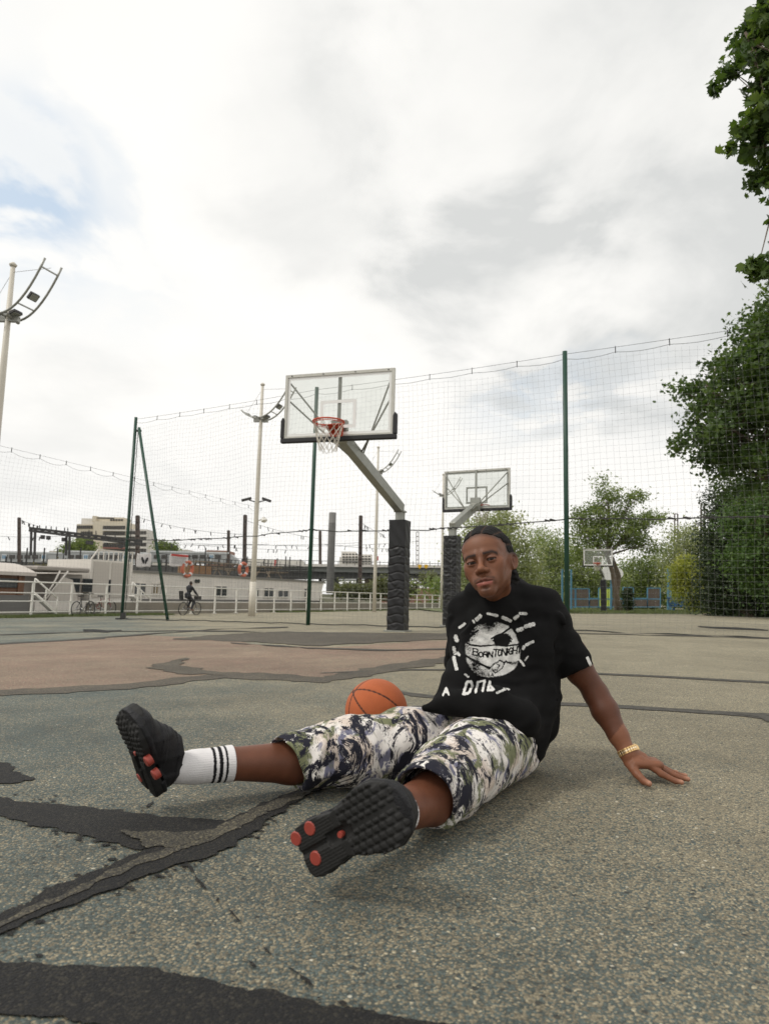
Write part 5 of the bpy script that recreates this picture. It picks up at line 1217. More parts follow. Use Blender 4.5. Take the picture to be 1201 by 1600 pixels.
def face_detail(q, d):
    ax = np.abs(q[:, 0]); m = np.stack([ax, q[:, 1], q[:, 2]], 1)
    d = smin(d, ell(q, (0, .078, -.071), (.036, .023, .028)), .016)     # muzzle
    d = smin(d, cone(m, (.012, .085, .0095), (.042, .072, .0100), .0105, .009), .014)     # brow
    d = smax(d, -ell(m, (.0315, .0985, EZ), (.0185, .0165, .0105)), .010)              # sockets
    d = smin(d, cone(q, (0, .083, .006), (0, .103, -.033), .0066, .0090), .012)         # bridge
    d = smin(d, ell(q, (0, .1065, -.0400), (.0120, .0125, .0105)), .008)  # tip
    d = smin(d, ell(m, (.0140, .0965, -.0440), (.0086, .0120, .0086)), .006)              # wings
    d = smax(d, -ell(m, (.0078, .1055, -.0530), (.0046, .0060, .0038)), .003)            # nostrils
    # eyelids over the eyeball
    d = smin(d, ell(m, (.0315, .0765, EZ), (.0158, .0142, .0142)), .004)
    az = m[:, 2]-EZ+.0012-.06*(m[:, 0]-.0315)
    opening = (np.sqrt(((m[:, 0]-.0315)/.0142)**2+(az/.0049)**2)-1)*.0049
    d = smax(d, -np.maximum(opening, .074-m[:, 1]), .0010)
    d = smax(d, -(cone(m, (.020, .0945, EZ+.0072), (.042, .088, EZ+.0060), .0012, .0012)), .004)   # lid crease
    d = smin(d, cone(m, (.021, .0905, EZ+.0042), (.043, .0840, EZ+.0035), .0020, .0020), .003)      # heavy upper lid
    # lips
    up = smin(cone(m, (.005, .1000, -.0690), (.0250, .0885, -.0748), .0056, .0024), cone(m, (0, .0990, -.0705), (.006, .1000, -.0690), .0050, .0056), .003)
    lo = cone(m, (.0, .0970, -.0845), (.0195, .0890, -.0800), .0078, .0034)
    d = smin(d, up, .004); d = smin(d, lo, .004)
    d = smax(d, -cone(m, (.0, .1055, -.0768), (.0260, .0925, -.0768), .0013, .0009), .0025)
    d = smax(d, -ell(q, (0, .0995, -.0960), (.018, .006, .0040)), .006)
    # ears
    ey = q[:, 1]+.006; ez = q[:, 2]+.012
    ex = m[:, 0]-.0700-np.where(q[:, 0] > 0, .62, .12)*np.maximum(-ey+.006, 0); er = np.sqrt(((ey+.15*ez)/.0155)**2+(ez/.0265)**2)
    ear = np.maximum(np.abs(ex-.001)-.0035, (er-1)*.0155)
    ear = smin(ear, np.maximum(np.abs(er-.86)*.017-.0032, np.abs(ex-.0045)-.0036), .003)
    d = smin(d, ear, .006)
    d = smax(d, -ell(m, (.0790, -.003, -.014), (.0060, .0060, .0100)), .003)
    return d
def f_head(P):
    q = to_head(P); d = skull(q); near = np.abs(d) < .05
    if near.any(): dd = d.copy(); dd[near] = face_detail(q[near], d[near]); d = dd
    d = d*HS
    n = cone(P, hw(.0, -.028, -.055), NECK+Vector((0, .01, -.06)), .051, .054)
    n = smin(n, cone(P, hw(.040, -.01, -.075), W(777, 945, 2.38), .013, .012), .02); n = smin(n, cone(P, hw(.0, .020, -.095), W(772, 945, 2.38), .022, .014), .02)
    return smin(d, n, .022)
def hairline(q):     # >0 where hair grows
    ax = np.abs(q[:, 0])
    front = q[:, 2] - (.0655 + .012*np.cos(np.clip(ax/.05, 0, 1.6)*1.9)) - .0
    side = -(q[:, 1] - (.040 - .55*np.maximum(.050-q[:, 2], 0)*.9 + .0))
    side = np.where(q[:, 2] < .045, np.minimum(side, (.018-q[:, 1])), side)
    back = np.where(q[:, 1] < -.028, q[:, 2]+.075, q[:, 2]-.004-.3*np.maximum(q[:, 1]+.028, 0))
    g = np.where(q[:, 1] > .030, front, np.minimum(np.maximum(front, side), back))
    return g
def skin_color(V):
    q = to_head(V); n = len(V); c = np.tile(SKIN, (n, 1)); inhead = (np.linalg.norm(q, axis=1) < .17)
    ax = np.abs(q[:, 0])
    def blend(w, col): 
        nonlocal c; w = np.clip(w, 0, 1)[:, None]*inhead[:, None]; c = c*(1-w)+np.array(col, np.float32)*w
    g = lambda cx, cy, cz, rx, ry, rz: np.exp(-(((ax-cx)/rx)**2+((q[:, 1]-cy)/ry)**2+((q[:, 2]-cz)/rz)**2))
    blend(.45*g(.045, .06, -.02, .02, .04, .018), (.24, .088, .044)); blend(.40*g(0, .09, .055, .04, .05, .03), (.25, .108, .058))
    blend(.5*g(0, .11, -.03, .014, .03, .016), (.26, .100, .050))
    blend(.50*g(.031, .09, EZ+.002, .020, .03, .011), (.100, .040, .026))           # round the eyes
    eb = np.exp(-(((q[:, 2]-(.0085+.10*(ax-.012)-3.2*np.maximum(ax-.038, 0)**1.35))/.0052)**2))*(ax > .011)*(ax < .052)*(q[:, 1] > .05); blend(.95*eb, (.012, .007, .006))
    lip_u = (q[:, 2] > -.0768)*np.exp(-(((q[:, 2]+.0722+.14*np.maximum(ax-.004, 0))/.0040)**2))*(ax < .0265)*(q[:, 1] > .08); blend(.8*lip_u, (.115, .036, .030))
    lip_l = (q[:, 2] <= -.0768)*np.exp(-(((q[:, 2]+.0835-.12*ax)/.0066)**2))*(ax < .0240)*(q[:, 1] > .08); blend(.85*lip_l, (.33, .105, .085))
    blend(.9*np.exp(-((q[:, 2]+.0768)/.0011)**2)*(ax < .026)*(q[:, 1] > .085), (.05, .015, .012))
    ms = np.exp(-(((q[:, 2]+.0635+.18*np.maximum(ax-.004, 0))/.0034)**2))*(ax < .032)*(q[:, 1] > .075); blend(.55*ms, (.030, .014, .010))
    blend(.40*np.exp(-(((ax-.0295)/.0040)**2))*(q[:, 2] < -.066)*(q[:, 2] > -.088)*(q[:, 1] > .06), (.035, .016, .011))
    blend(.55*np.exp(-((ax/.013)**2))*np.exp(-(((q[:, 2]+.102)/.010)**2))*(q[:, 1] > .07), (.030, .014, .010))
    jaw = np.clip((-.072-q[:, 2])/.03, 0, 1)*(q[:, 1] > -.01); blend(.20*jaw, (.085, .036, .024))  # shading below the jaw, put into the skin colour
    hl = hairline(q); blend(np.clip((hl+.014)/.018, 0, .92)*(q[:, 2] > -.09), (.018, .012, .010))
    blend(.5*g(.078, -.006, -.01, .012, .012, .02), (.12, .045, .03))
    # limbs: darker, warmer in the palm and nails
    lim = ~inhead
    d1, _ = seg_d(V, v3(SHL), v3(WRL)); c = np.where((lim & (d1 < .09))[:, None], np.array((.105, .038, .020), np.float32), c)
    dl, _ = seg_d(V, v3(KNL), v3(ANL)); d2, _ = seg_d(V, v3(KNR), v3(ANR)); c = np.where((lim & (np.minimum(dl, d2) < .12))[:, None], np.array((.140, .052, .028), np.float32)*(1+.12*hashn(V, 60))[:, None], c)
    hm = np.linalg.norm(V-v3(HANDC), axis=1) < .15; c = np.where(hm[:, None], np.array((.20, .080, .042), np.float32), c)
    kd = np.full(n, 9.)
    for p in KNUCK: kd = np.minimum(kd, np.linalg.norm(V-v3(p), axis=1))
    c = np.where(hm[:, None], c*(1-.25*np.exp(-(kd/.010)**2))[:, None], c)
    td = np.full(n, 9.)
    for p in TIPS: td = np.minimum(td, np.linalg.norm(V-v3(p), axis=1))
    w = np.where(hm, np.exp(-(td/.013)**2), 0)[:, None]; c = c*(1-w)+np.array((.40, .20, .13), np.float32)*w
    return c
# left hand, flat on the ground, fingers away to the picture right
HANDC = W(1020, 1195, 2.24)
def hp(px, py, d, r=0.0): return W(px, py, d)
PALM_A, PALM_B = W(985, 1188, 2.24), W(1040, 1196, 2.235)
FING = []      # chains of joints with radii: index (front) ... little (back), then thumb
def fchain(pts, rs): FING.append(([W(*p) for p in pts], rs))
fchain([(1000, 1187, 2.225), (1036, 1196, 2.20), (1054, 1203, 2.185), (1064, 1207.5, 2.175)], [.0125, .0098, .0086, .0074])      # index
fchain([(1003, 1184, 2.25), (1042, 1193, 2.235), (1062, 1201, 2.225), (1074, 1206, 2.215)], [.0125, .0100, .0088, .0074])        # middle
fchain([(1003, 1183, 2.275), (1040, 1189, 2.27), (1058, 1196, 2.265), (1070, 1200, 2.26)], [.012, .0095, .0084, .0070])          # ring
fchain([(1000, 1183, 2.30), (1032, 1187, 2.305), (1046, 1192, 2.305), (1056, 1195, 2.305)], [.011, .0086, .0076, .0064])         # little
fchain([(982, 1192, 2.235), (994, 1199, 2.195), (1005, 1205, 2.165), (1013, 1209, 2.145)], [.0165, .0132, .0108, .0090])         # thumb
for pts, rs in FING:      # rest every joint on the ground
    for i in range(1, len(pts)): pts[i].z = max(rs[i]-.001, min(pts[i].z, rs[i]+(.018 if i == 1 else .006)))
TIPS = [p[-1]+(p[-1]-p[-2]).normalized()*.004+Vector((0, 0, .006)) for p, r in FING]; KNUCK = [p[k] for p, r in FING for k in (1, 2)]
def f_handL(P):
    d = cone(P, WRL, W(1002, 1186, 2.245), .0265, .021)
    d = smin(d, boxr(P, W(1010, 1191, 2.250), (.044, .040, .0135), .012, HANDR), .014); d = smin(d, cone(P, W(992, 1194, 2.215), W(1028, 1196, 2.212), .014, .010), .012)
    for pts, rs in FING: d = smin(d, chain(P, pts, rs, .004), .0035 if pts is not FING[4][0] else .007)
    for k in range(4):      # knuckles
        d = smin(d, ball_(P, FING[k][0][1]+Vector((-.008, .002, .003)), .0098), .005)
    return d
_hx = (PALM_B-PALM_A).normalized(); _hy = Vector((0, 1, 0)); _hy = (_hy-_hx*_hy.dot(_hx)).normalized(); _hz = _hx.cross(_hy)
HANDR = np.array([_hx[:], _hy[:], _hz[:]], np.float32).T
def f_armL(P):
    d = chain(P, [SHL, ELL_], [.047, .040], .02)
    m1 = SHL.lerp(ELL_, .55); d = smin(d, ell(P, m1, (.042, .042, .07), None), .03)
    m2 = ELL_.lerp(WRL, .28); d = smin(d, chain(P, [ELL_, m2, ELL_.lerp(WRL, .7), WRL], [.040, .0425, .031, .0255], .015), .015)
    return d
def f_armR(P):
    d = chain(P, [SHR, ELR, WRR], [.055, .042, .028], .02)
    h0 = WRR; fw = Vector((.5, .8, 0)).normalized(); si = Vector((fw.y, -fw.x, 0)); base = Vector((h0.x, h0.y, .022))
    d = smin(d, cone(P, h0, base+fw*.05, .027, .022), .02)
    for k in range(4):
        a = base+fw*.045+si*(.03-.021*k); L_ = (.075, .082, .077, .06)[k]; e = a+(fw+si*(.18-.13*k))*L_; mid = a.lerp(e, .5)+Vector((0, 0, .008)); e.z = .008; d = smin(d, chain(P, [a, mid, e], [.0115, .009, .0075], .004), .006)
    a = base+fw*.0+si*.025; e = a+(fw*.5+si*.8)*.06; e.z = .01; d = smin(d, chain(P, [a, e], [.014, .009]), .008)
    return d
def f_torso(P):
    R = TORSO_R
    d = ell(P, CHEST+TD_*.02, (.165, .105, .20), R); d = smin(d, ell(P, PELV-TX_*.022, (.138, .110, .15), R), .06)
    d = smin(d, cone(P, SHL, SHR, .055, .055), .06); d = smin(d, cone(P, NECK-Vector((0, 0, .04)), CHEST, .062, .09), .04)
    return d
TU_ = (NECK-PELV).normalized(); TX_ = (SHL-SHR); TX_ = (TX_-TU_*TX_.dot(TU_)).normalized(); TD_ = TX_.cross(TU_)   # back direction or front
if TD_.y > 0: TD_ = -TD_
TORSO_R = np.array([TX_[:], TD_[:], TU_[:]], np.float32).T
def leg(P, hip, kn, an, cf=1.0):
    d = chain(P, [hip, kn], [.082, .060], .03)
    m1 = kn.lerp(an, .30)-Vector((0, 0, .012)); m2 = kn.lerp(an, .72)
    return smin(d, chain(P, [kn, m1, m2, an], [.056*cf, .0585*cf, .042*cf, .036], .02), .03)
def foot_stub(P, an, toe): return cone(P, an, an.lerp(toe, .6), .036, .026)
def f_legs(P):
    d = np.minimum(leg(P, HIPL, KNL, ANL), leg(P, HIPR, KNR, ANR))
    return d
def f_body(P):
    out = np.full(len(P), 1.0, np.float32)
    for c, r, fn, k in PARTS:
        m = np.linalg.norm(P-v3(c), axis=1) < r
        if m.any(): o = out[m]; out[m] = smin(o, fn(P[m]), k)
    return out
def mid(a, b): return (a+b)/2
PARTS = [(mid(NECK, PELV), .62, f_torso, .01), (mid(SHL, WRL), .55, f_armL, .04), (HANDC, .22, f_handL, .012), (mid(SHR, WRR), .62, f_armR, .04), (mid(mid(HIPL, HIPR), mid(ANL, ANR)), 1.3, f_legs, .05)]
def f_all(P):
    out = f_body(P); m = np.linalg.norm(P-v3(HC), axis=1) < .30
    if m.any(): out[m] = smin(out[m], f_head(P[m]), .02)
    return out
man = thing('person', 'man sitting on the court leaning back on his hands in black t-shirt and patterned shorts', 'person', (0, 0, 0))
def man_body():
    # head and neck at a finer pitch; both pieces meet inside the collar and form one mesh
    Vh, Fh = surface_nets(f_head, v3(HC)-.17, v3(HC)+.17, .0019)
    V, F = surface_nets(f_all, (-.75, 1.25, -.03), (1.15, 3.2, .95), .0042)
    # cut the coarse head away above the collar
    cut = to_head(V)[:, 2]; keep = ~((np.linalg.norm(V-v3(HC), axis=1) < .160)); Fk = F[keep[F].all(1)]
    dh = np.linalg.norm(Vh-v3(HC), axis=1) < .166; Fhk = Fh[dh[Fh].all(1)]
    # finer hand
    Vn, Fn = surface_nets(lambda P: smin(f_handL(P), f_armL(P), .012), v3(HANDC)-[.10, .14, .05], v3(HANDC)+[.13, .14, .06], .0016)
    hm = lambda X: (X[:, 0] > HANDC.x-.07) & (X[:, 2] < .085)
    Fk = Fk[~(hm(V)[Fk].all(1))]; Fn = Fn[(hm(Vn) | (Vn[:, 0] > HANDC.x-.08))[Fn].all(1)]
    Vall = np.concatenate([V, Vh, Vn]); Fall = np.concatenate([Fk, Fhk+len(V), Fn+len(V)+len(Vh)])
    used = np.unique(Fall); remap = np.full(len(Vall), -1); remap[used] = np.arange(len(used)); Vall = Vall[used]; Fall = remap[Fall]
    return mesh_np('body', Vall, Fall, M_skin, man, True, skin_color(Vall))
man_body()
# eyes
M_eye = mat('eye', attr='Col', rough=.3, spec=.25)
def eye(sx):
    c = hw(sx*.0315, .0755, EZ); bm = bmesh.new(); bmesh.ops.create_uvsphere(bm, u_segments=40, v_segments=28, radius=.0127)
    look = (CAM+Vector((.0, 0, .0))-c).normalized(); q = look.to_track_quat('Z', 'Y'); bmesh.ops.rotate(bm, verts=bm.verts, matrix=q.to_matrix()); bmesh.ops.translate(bm, verts=bm.verts, vec=c)
    me = bpy.data.meshes.new('eye'); bm.to_mesh(me); bm.free(); me.shade_smooth(); a = me.color_attributes.new('Col', 'FLOAT_COLOR', 'POINT')
    for i, v in enumerate(me.vertices):
        d = (v.co-c).normalized().angle(look)
        a.data[i].color = (.004, .004, .004, 1) if d < .22 else ((.022, .010, .006, 1) if d < .54 else ((.20, .155, .14, 1) if d > .58 else (.06, .035, .03, 1)))
    me.materials.append(M_eye); link(bpy.data.objects.new('eye', me), man)
eye(-1); eye(1)
# hair: tight braids running back from the hairline into a short tail
M_hair = mat('black_hair', attr='Col', rough=.75, noise=.3, nscale=90, bump=.5, bscale=500, spec=.25)
def f_hair(P):
    q = to_head(P); d = skull(q); ax = q[:, 0]
    ang = np.arctan2(ax, q[:, 2]+.03); rows = .0030*np.abs(np.cos(ang*9.5+.35*np.sin(q[:, 1]*18)))**.7 + .0012*np.abs(np.sin(q[:, 1]*210+ang*6))
    hl = hairline(q); thick = np.clip((hl+.006)/.030, 0, 1)**.9*(.0016+rows*1.2) + .0002
    back = np.clip((-.03-q[:, 1])/.05, 0, 1)*.004
    cap = d-thick-back; cap = smax(cap, -(hl+.0012*np.sin(ang*38)+.0008*np.sin(ang*91))*.5, .002); cap = np.maximum(cap, -(d+.006))
    tail = chain(P, [hw(.025, -.108, .015), hw(.034, -.122, -.045), hw(.030, -.115, -.085), hw(.026, -.105, -.11)], [.036, .030, .022, .008], .01)+.0010*np.sin(q[:, 2]*330+ax*150)+.0012*np.sin(ax*420+q[:, 1]*200)
    return smin(cap, tail, .012)
def hair_color(V):
    q = to_head(V); ang = np.arctan2(q[:, 0], q[:, 2]+.03); g = np.abs(np.cos(ang*9.5+.35*np.sin(q[:, 1]*18))); front = np.clip((q[:, 1]+.06)/.06, 0, 1)
    w = (np.clip((.30-g)/.25, 0, 1)*front)[:, None]; return np.array([[.0050, .0042, .0038]])*(1-w)+np.array([[.050, .026, .017]])*w
body_from('hair', f_hair, v3(HC)-[.18, .2, .2], v3(HC)+[.18, .24, .18], .0020, M_hair, man, hair_color)
# ------------------------------------------------------------------ clothing
M_tee = mat('black_cotton', (.0052, .0050, .0052), rough=.92, noise=.25, nscale=10, bump=.15, bscale=500, spec=.18)
def loft(P, a, R, ts, cx, cd, rx, rd):
    q = (P-v3(a))@R; t = q[:, 2]; x = q[:, 0]-np.interp(t, ts, cx); y = q[:, 1]-np.interp(t, ts, cd); X = np.interp(t, ts, rx); Y = np.interp(t, ts, rd)
    n = np.sqrt((x/X)**2+(y/Y)**2); d = (n-1)*np.minimum(X, Y)
    e = np.maximum(ts[0]-t, t-ts[-1]); return np.where(e > 0, np.sqrt(np.maximum(d, 0)**2+e**2), d)
SLV_E = W(901, 1049, 2.325); SLV_R = W(714, 1043, 2.58)
NB = W(772, 925, 2.315); NDIR = Vector((-.06, -.10, 1)).normalized()
def sleeve(P, sh, end, r0, r1, ri):
    ax = (end-sh).normalized(); d = cone(P, sh, end+ax*.03, r0, r1); e = (P-v3(end))@v3(ax)+.004*hashn(P, 40)
    d = smax(d, e, .004)
    inner = cone(P, end-ax*.03, end+ax*.1, r1*.86, r1*.90); return smax(d, -inner, .004)
TFOLDS = [([(745, 952, 2.27), (790, 975, 2.25), (850, 965, 2.27)], .016, -.006), ([(862, 985, 2.28), (850, 1040, 2.25), (842, 1110, 2.2)], .013, .009), ([(725, 1000, 2.30), (730, 1050, 2.26), (705, 1095, 2.2)], .014, .009),
          ([(860, 1075, 2.24), (810, 1085, 2.18), (750, 1080, 2.18)], .012, .010), ([(865, 1100, 2.25), (810, 1112, 2.17), (740, 1102, 2.14), (690, 1100, 2.17)], .011, .012), ([(840, 1060, 2.24), (805, 1066, 2.19), (770, 1060, 2.2)], .010, .006), ([(855, 1130, 2.25), (820, 1132, 2.18), (770, 1120, 2.12)], .010, .010),
          ([(880, 985, 2.27), (868, 1010, 2.26), (872, 1045, 2.25)], .010, -.008), ([(875, 960, 2.28), (905, 1010, 2.26)], .011, .006), ([(702, 965, 2.40), (706, 1020, 2.42)], .010, .007), ([(722, 990, 2.31), (760, 950, 2.27)], .012, .005),
          ([(800, 950, 2.26), (840, 1000, 2.24), (852, 1060, 2.23)], .012, .004), ([(850, 1150, 2.27), (835, 1180, 2.25)], .010, .009), ([(660, 1108, 2.17), (720, 1114, 2.12), (790, 1138, 2.10)], .010, .006)]
TFOLDS = [([W(*p) for p in a], w, k) for a, w, k in TFOLDS]
def f_tee_raw(P):
    ts = [-.09, -.05, 0.0, .10, .22, .32, .40, .455, .50]
    d = loft(P, PELV, TORSO_R, ts, [.000, -.004, -.006, -.004, -.002, -.004, -.004, -.004, -.002], [.02, .02, .015, .01, .005, 0, 0, 0, 0], [.110, .140, .160, .172, .176, .180, .172, .125, .075], [.09, .115, .125, .13, .130, .118, .10, .085, .070])
    d = smin(d, smin(sleeve(P, SHL+Vector((-.008, 0, .006)), SLV_E, .060, .0565, .05), sleeve(P, SHR+Vector((.012, 0, .002)), SLV_R, .058, .0485, .04), .01), .038)
    d = smin(d, cone(P, SHL+Vector((-.035, 0, .022)), NB-Vector((0, 0, .012))+Vector((.05, .03, .005)), .046, .050), .04); d = smin(d, cone(P, SHR+Vector((.02, -.01, .022)), NB+Vector((-.05, .03, -.005)), .044, .050), .04)
    d = smin(d, cone(P, SHL, SHL.lerp(SLV_E, .8), .056, .052), .02); d = smin(d, np.maximum(f_torso(P)-.017, .055-P[:, 2]), .015)
    d = smin(d, cone(P, SHR, SHR.lerp(SLV_R, .8), .064, .050), .02)
    d = smin(d, cone(P, W(806, 940, 2.36), W(855, 942, 2.37), .044, .050), .03); d = smin(d, cone(P, W(744, 944, 2.38), W(722, 948, 2.43), .044, .048), .03)
    # the front of the shirt spills over the lap to a loose hem
    lap = smin(chain(P, [W(664, 1106, 2.15), W(705, 1098, 2.13), W(765, 1098, 2.10)], [.012, .036, .052], .02), chain(P, [W(770, 1104, 2.10), W(812, 1122, 2.11), W(824, 1158, 2.19), W(824, 1180, 2.25)], [.052, .054, .042, .030], .02), .03)
    lap = smin(lap, chain(P, [W(722, 1045, 2.25), W(712, 1075, 2.20), W(690, 1095, 2.17)], [.05, .05, .030], .02), .03)
    d = smin(d, lap, .05)
    d = smin(d, chain(P, [W(840, 1090, 2.32), W(838, 1130, 2.34), W(824, 1172, 2.36), W(820, 1186, 2.36)], [.075, .070, .052, .030], .02), .04)
    return d
def f_tee(P):
    d = f_tee_raw(P); near = np.abs(d) < .04
    if near.any():
        Q_ = P[near]; e = d[near]
        e = e - .0060*hashn(Q_, 14, 1) - .0035*hashn(Q_*np.array([1, 1, 1.8], np.float32), 30, 2)
        for a, w, k in TFOLDS: e = e - ridge(Q_, a, w, k*2.1)
        d = d.copy(); d[near] = e
    d = smin(d, cone(P, NB-NDIR*.010, NB-NDIR*.07, .066, .085), .03)
    # neck opening and ribbed collar
    c = NB; hole = cone(P, c-NDIR*.01, c+NDIR*.2, .050, .070); d = smax(d, -hole, .006)
    q = P-v3(c-NDIR*-.002); ax = q@v3(NDIR); rad = np.linalg.norm(q-ax[:, None]*v3(NDIR), axis=1); d = smin(d, np.sqrt((rad-.0565)**2+((ax-.001)*.5)**2)-.0085, .006)
    return np.maximum(d, .003-P[:, 2])
tee = body_from('t_shirt', f_tee, (-.02, 1.85, -.01), (.95, 2.85, .85), .0032, M_tee, man)
M_tag = mat('white_tag', (.7, .7, .68), rough=.8)
# ---- chest print, drawn in the shirt's own plane and laid on the cloth
def bvh_of(o):
    me = o.data; return BVHTree.FromPolygons([v.co for v in me.vertices], [tuple(p.vertices) for p in me.polygons])
teeB = bvh_of(tee)
LET = {'A': [[(0, 0), (.5, 1), (1, 0)], [(.2, .38), (.8, .38)]], 'B': [[(0, 0), (0, 1), (.7, 1), (.85, .78), (.7, .54), (0, .54)], [(.7, .54), (.95, .3), (.75, 0), (0, 0)]], 'O': [[(.5, 1), (.9, .8), (.95, .3), (.5, 0), (.08, .3), (.1, .8), (.5, 1)]], 'R': [[(0, 0), (0, 1), (.7, 1), (.9, .78), (.7, .5), (0, .5)], [(.5, .5), (1, 0)]],
       'N': [[(0, 0), (0, 1), (1, 0), (1, 1)]], 'T': [[(0, 1), (1, 1)], [(.5, 1), (.5, 0)]], 'I': [[(.5, 0), (.5, 1)]], 'G': [[(.95, .8), (.5, 1), (.08, .7), (.08, .3), (.5, 0), (.95, .15), (.95, .5), (.55, .5)]], 'H': [[(0, 0), (0, 1)], [(1, 0), (1, 1)], [(0, .5), (1, .5)]],
       'D': [[(0, 0), (0, 1), (.6, 1), (.95, .6), (.8, .1), (.5, 0), (0, 0)]], 'L': [[(0, 1), (0, 0), (.9, 0)]]}
def print_value(X, Y):
    """X, Y: picture position on the chest; returns ink brightness 0..1 (0: bare cloth)"""
    P = np.stack([X, Y, 0*X], 1); n1 = hashn(P, .22, 3); n2 = hashn(P, .75, 4); rnd = np.random.default_rng(4).random(len(X)); v = np.zeros(len(X))
    cx, cy = 769., 1015.5
    a = np.radians(-8); u = (X-cx)*np.cos(a)+(Y-cy)*np.sin(a); w = -(X-cx)*np.sin(a)+(Y-cy)*np.cos(a)
    r = (np.abs(u/(44.+1.5*(w > 0)))**2.4+np.abs(w/45.)**2.4)**(1/2.4)
    globe = np.clip((1.0-r)*14, 0, 1)
    tone = .74+.2*n1-.22*rnd*(rnd > .6); 
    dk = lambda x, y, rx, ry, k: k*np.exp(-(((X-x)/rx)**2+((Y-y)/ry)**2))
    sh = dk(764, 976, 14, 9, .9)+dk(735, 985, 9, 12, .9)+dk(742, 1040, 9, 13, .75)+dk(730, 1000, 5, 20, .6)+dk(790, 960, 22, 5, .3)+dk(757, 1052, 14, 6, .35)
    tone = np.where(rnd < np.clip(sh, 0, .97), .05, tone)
    tone = np.where(r > .93, tone*np.where(rnd > .45, 1, .2), tone)
    # dark eye patch and brow lines
    eye_ = ((X-784.5)/13.5)**2+((Y-1000)/(9.5))**2; tone = np.where((eye_ < 1.15+.35*n2) & (Y > 989-(X-784)*.35), .03, tone)
    def stroke(pts, wd):
        o = np.full(len(X), 9e9)
        for i in range(len(pts)-1):
            (x0, y0), (x1, y1) = pts[i], pts[i+1]; dx, dy = x1-x0, y1-y0; h = np.clip(((X-x0)*dx+(Y-y0)*dy)/(dx*dx+dy*dy), 0, 1); o = np.minimum(o, np.hypot(X-x0-h*dx, Y-y0-h*dy))
        return o < wd*(1+.3*n2)
    tone = np.where(stroke([(728, 1002), (738, 992), (747, 985)], 1.3), .03, tone)
    tone = np.where(stroke([(726, 1003), (735, 1008), (750, 1010), (774, 1008), (790, 1010), (812, 1007)], 1.3), .03, tone)
    tone = np.where(stroke([(768, 998), (785, 990), (800, 979), (803, 974)], 1.4), .03, tone)
    tone = np.where(stroke([(722, 1022), (735, 1030), (752, 1039), (765, 1044)], 1.6), .05, tone)
    tone = np.where(stroke([(768, 1041), (774, 1036), (780, 1040), (776, 1048), (768, 1046), (774, 1052), (784, 1044), (788, 1036), (781, 1032), (776, 1036)], 1.1) & (rnd > .25), .05, tone)
    tone = np.where(stroke([(756, 1041), (764, 1046), (770, 1040)], 1.0) & (rnd > .3), .05, tone)
    tone = np.where(stroke([(790, 1034), (800, 1037), (812, 1034), (820, 1038)], 2.2) & (rnd > .35), .05, tone)
    tone = np.where(stroke([(762, 1057), (763, 1052), (765, 1057)], .6) | stroke([(768, 1057), (769, 1052), (771, 1057)], .6), .1, tone)
    # curved lettering
    txt = [('B', 738, 1024, 9, 10.5, -20), ('O', 747, 1027, 7, 8, -12), ('R', 755, 1027, 6.5, 8, -6), ('N', 762.5, 1027, 6.5, 8, 0), ('T', 770, 1026, 7.5, 10.5, 4), ('O', 777, 1025.5, 6, 10, 6), ('N', 783.5, 1025, 6.5, 10.5, 6), ('I', 789.5, 1024, 4, 10.5, 6), ('G', 793.5, 1023, 6.5, 10.5, 6), ('H', 800.5, 1022, 6, 10.5, 6), ('T', 807, 1021, 6.5, 10.5, 6)]
    for ch_, x0, y0, ww, hh_, sl in txt:
        for s_ in LET[ch_]:
            pts = [(x0+px*ww+py*hh_*.12, y0-py*hh_+(px)*ww*math.tan(math.radians(-sl*.5))) for px, py in s_]; tone = np.where(stroke(pts, 1.0), .02, tone)
    v = np.maximum(v, globe*tone)
    # fingers, knuckles and cuff marks round the ball
    def dab(x0, y0, x1, y1, wd, k=1.0):
        nonlocal v; m = stroke([(x0+1.2*np.mean(n2), y0), (x1, y1)], wd) & (rnd > .06+.35*(n2 > .45)); v = np.where(m, np.maximum(v, k*(.78+.15*n1)), v)
    for q_ in ((762, 959, 776, 962, 2.2), (785, 965, 797, 970, 2.6), (745, 968, 750, 963, 3.2), (718, 981, 726, 975, 2.2), (739, 970, 741, 973, 1.6), (804, 966, 808, 963, 3.0), (812, 959, 821, 959, 2.4), (809, 985, 815, 983, 3.2), (821, 979, 833, 976, 3.2), (817, 1014, 818, 1011, 2.4), (822, 1008, 832, 1003, 2.4),
               (712, 995, 714, 1001, 3.2), (709, 1012, 711, 1022, 2.4), (714, 1020, 717, 1024, 2.2), (709, 1028, 713, 1046, 2.6), (726, 1054, 731, 1058, 1.6), (812, 1032, 818, 1040, 1.8), (820, 1032, 824, 1026, 1.4), (700, 1084, 696, 1077, 1.5)): dab(*q_)
    # large lettering below, half lost in the folds
    def big(ch_, x0, y0, ww, hh_, wd, sk=.25):
        nonlocal v
        for s_ in LET[ch_]: v = np.where(stroke([(x0+px*ww+py*hh_*sk, y0-py*hh_-px*ww*.12) for px, py in s_], wd), .86, v)
    big('D', 724, 1085, 11, 19, 2.1); v = np.where(stroke([(743, 1082), (746, 1066)], 2.1)|stroke([(746, 1066), (757, 1064)], 1.6)|stroke([(754, 1080), (757, 1064)], 2.1), .86, v); big('L', 762, 1079, 9, 13, 2.1); dab(766, 1072, 771, 1078, 1.8); dab(776, 1083, 790, 1077, 1.9); dab(787, 1076, 795, 1078, 1.5); big('A', 692, 1087, 9, 11, 1.5, .05)
    return v
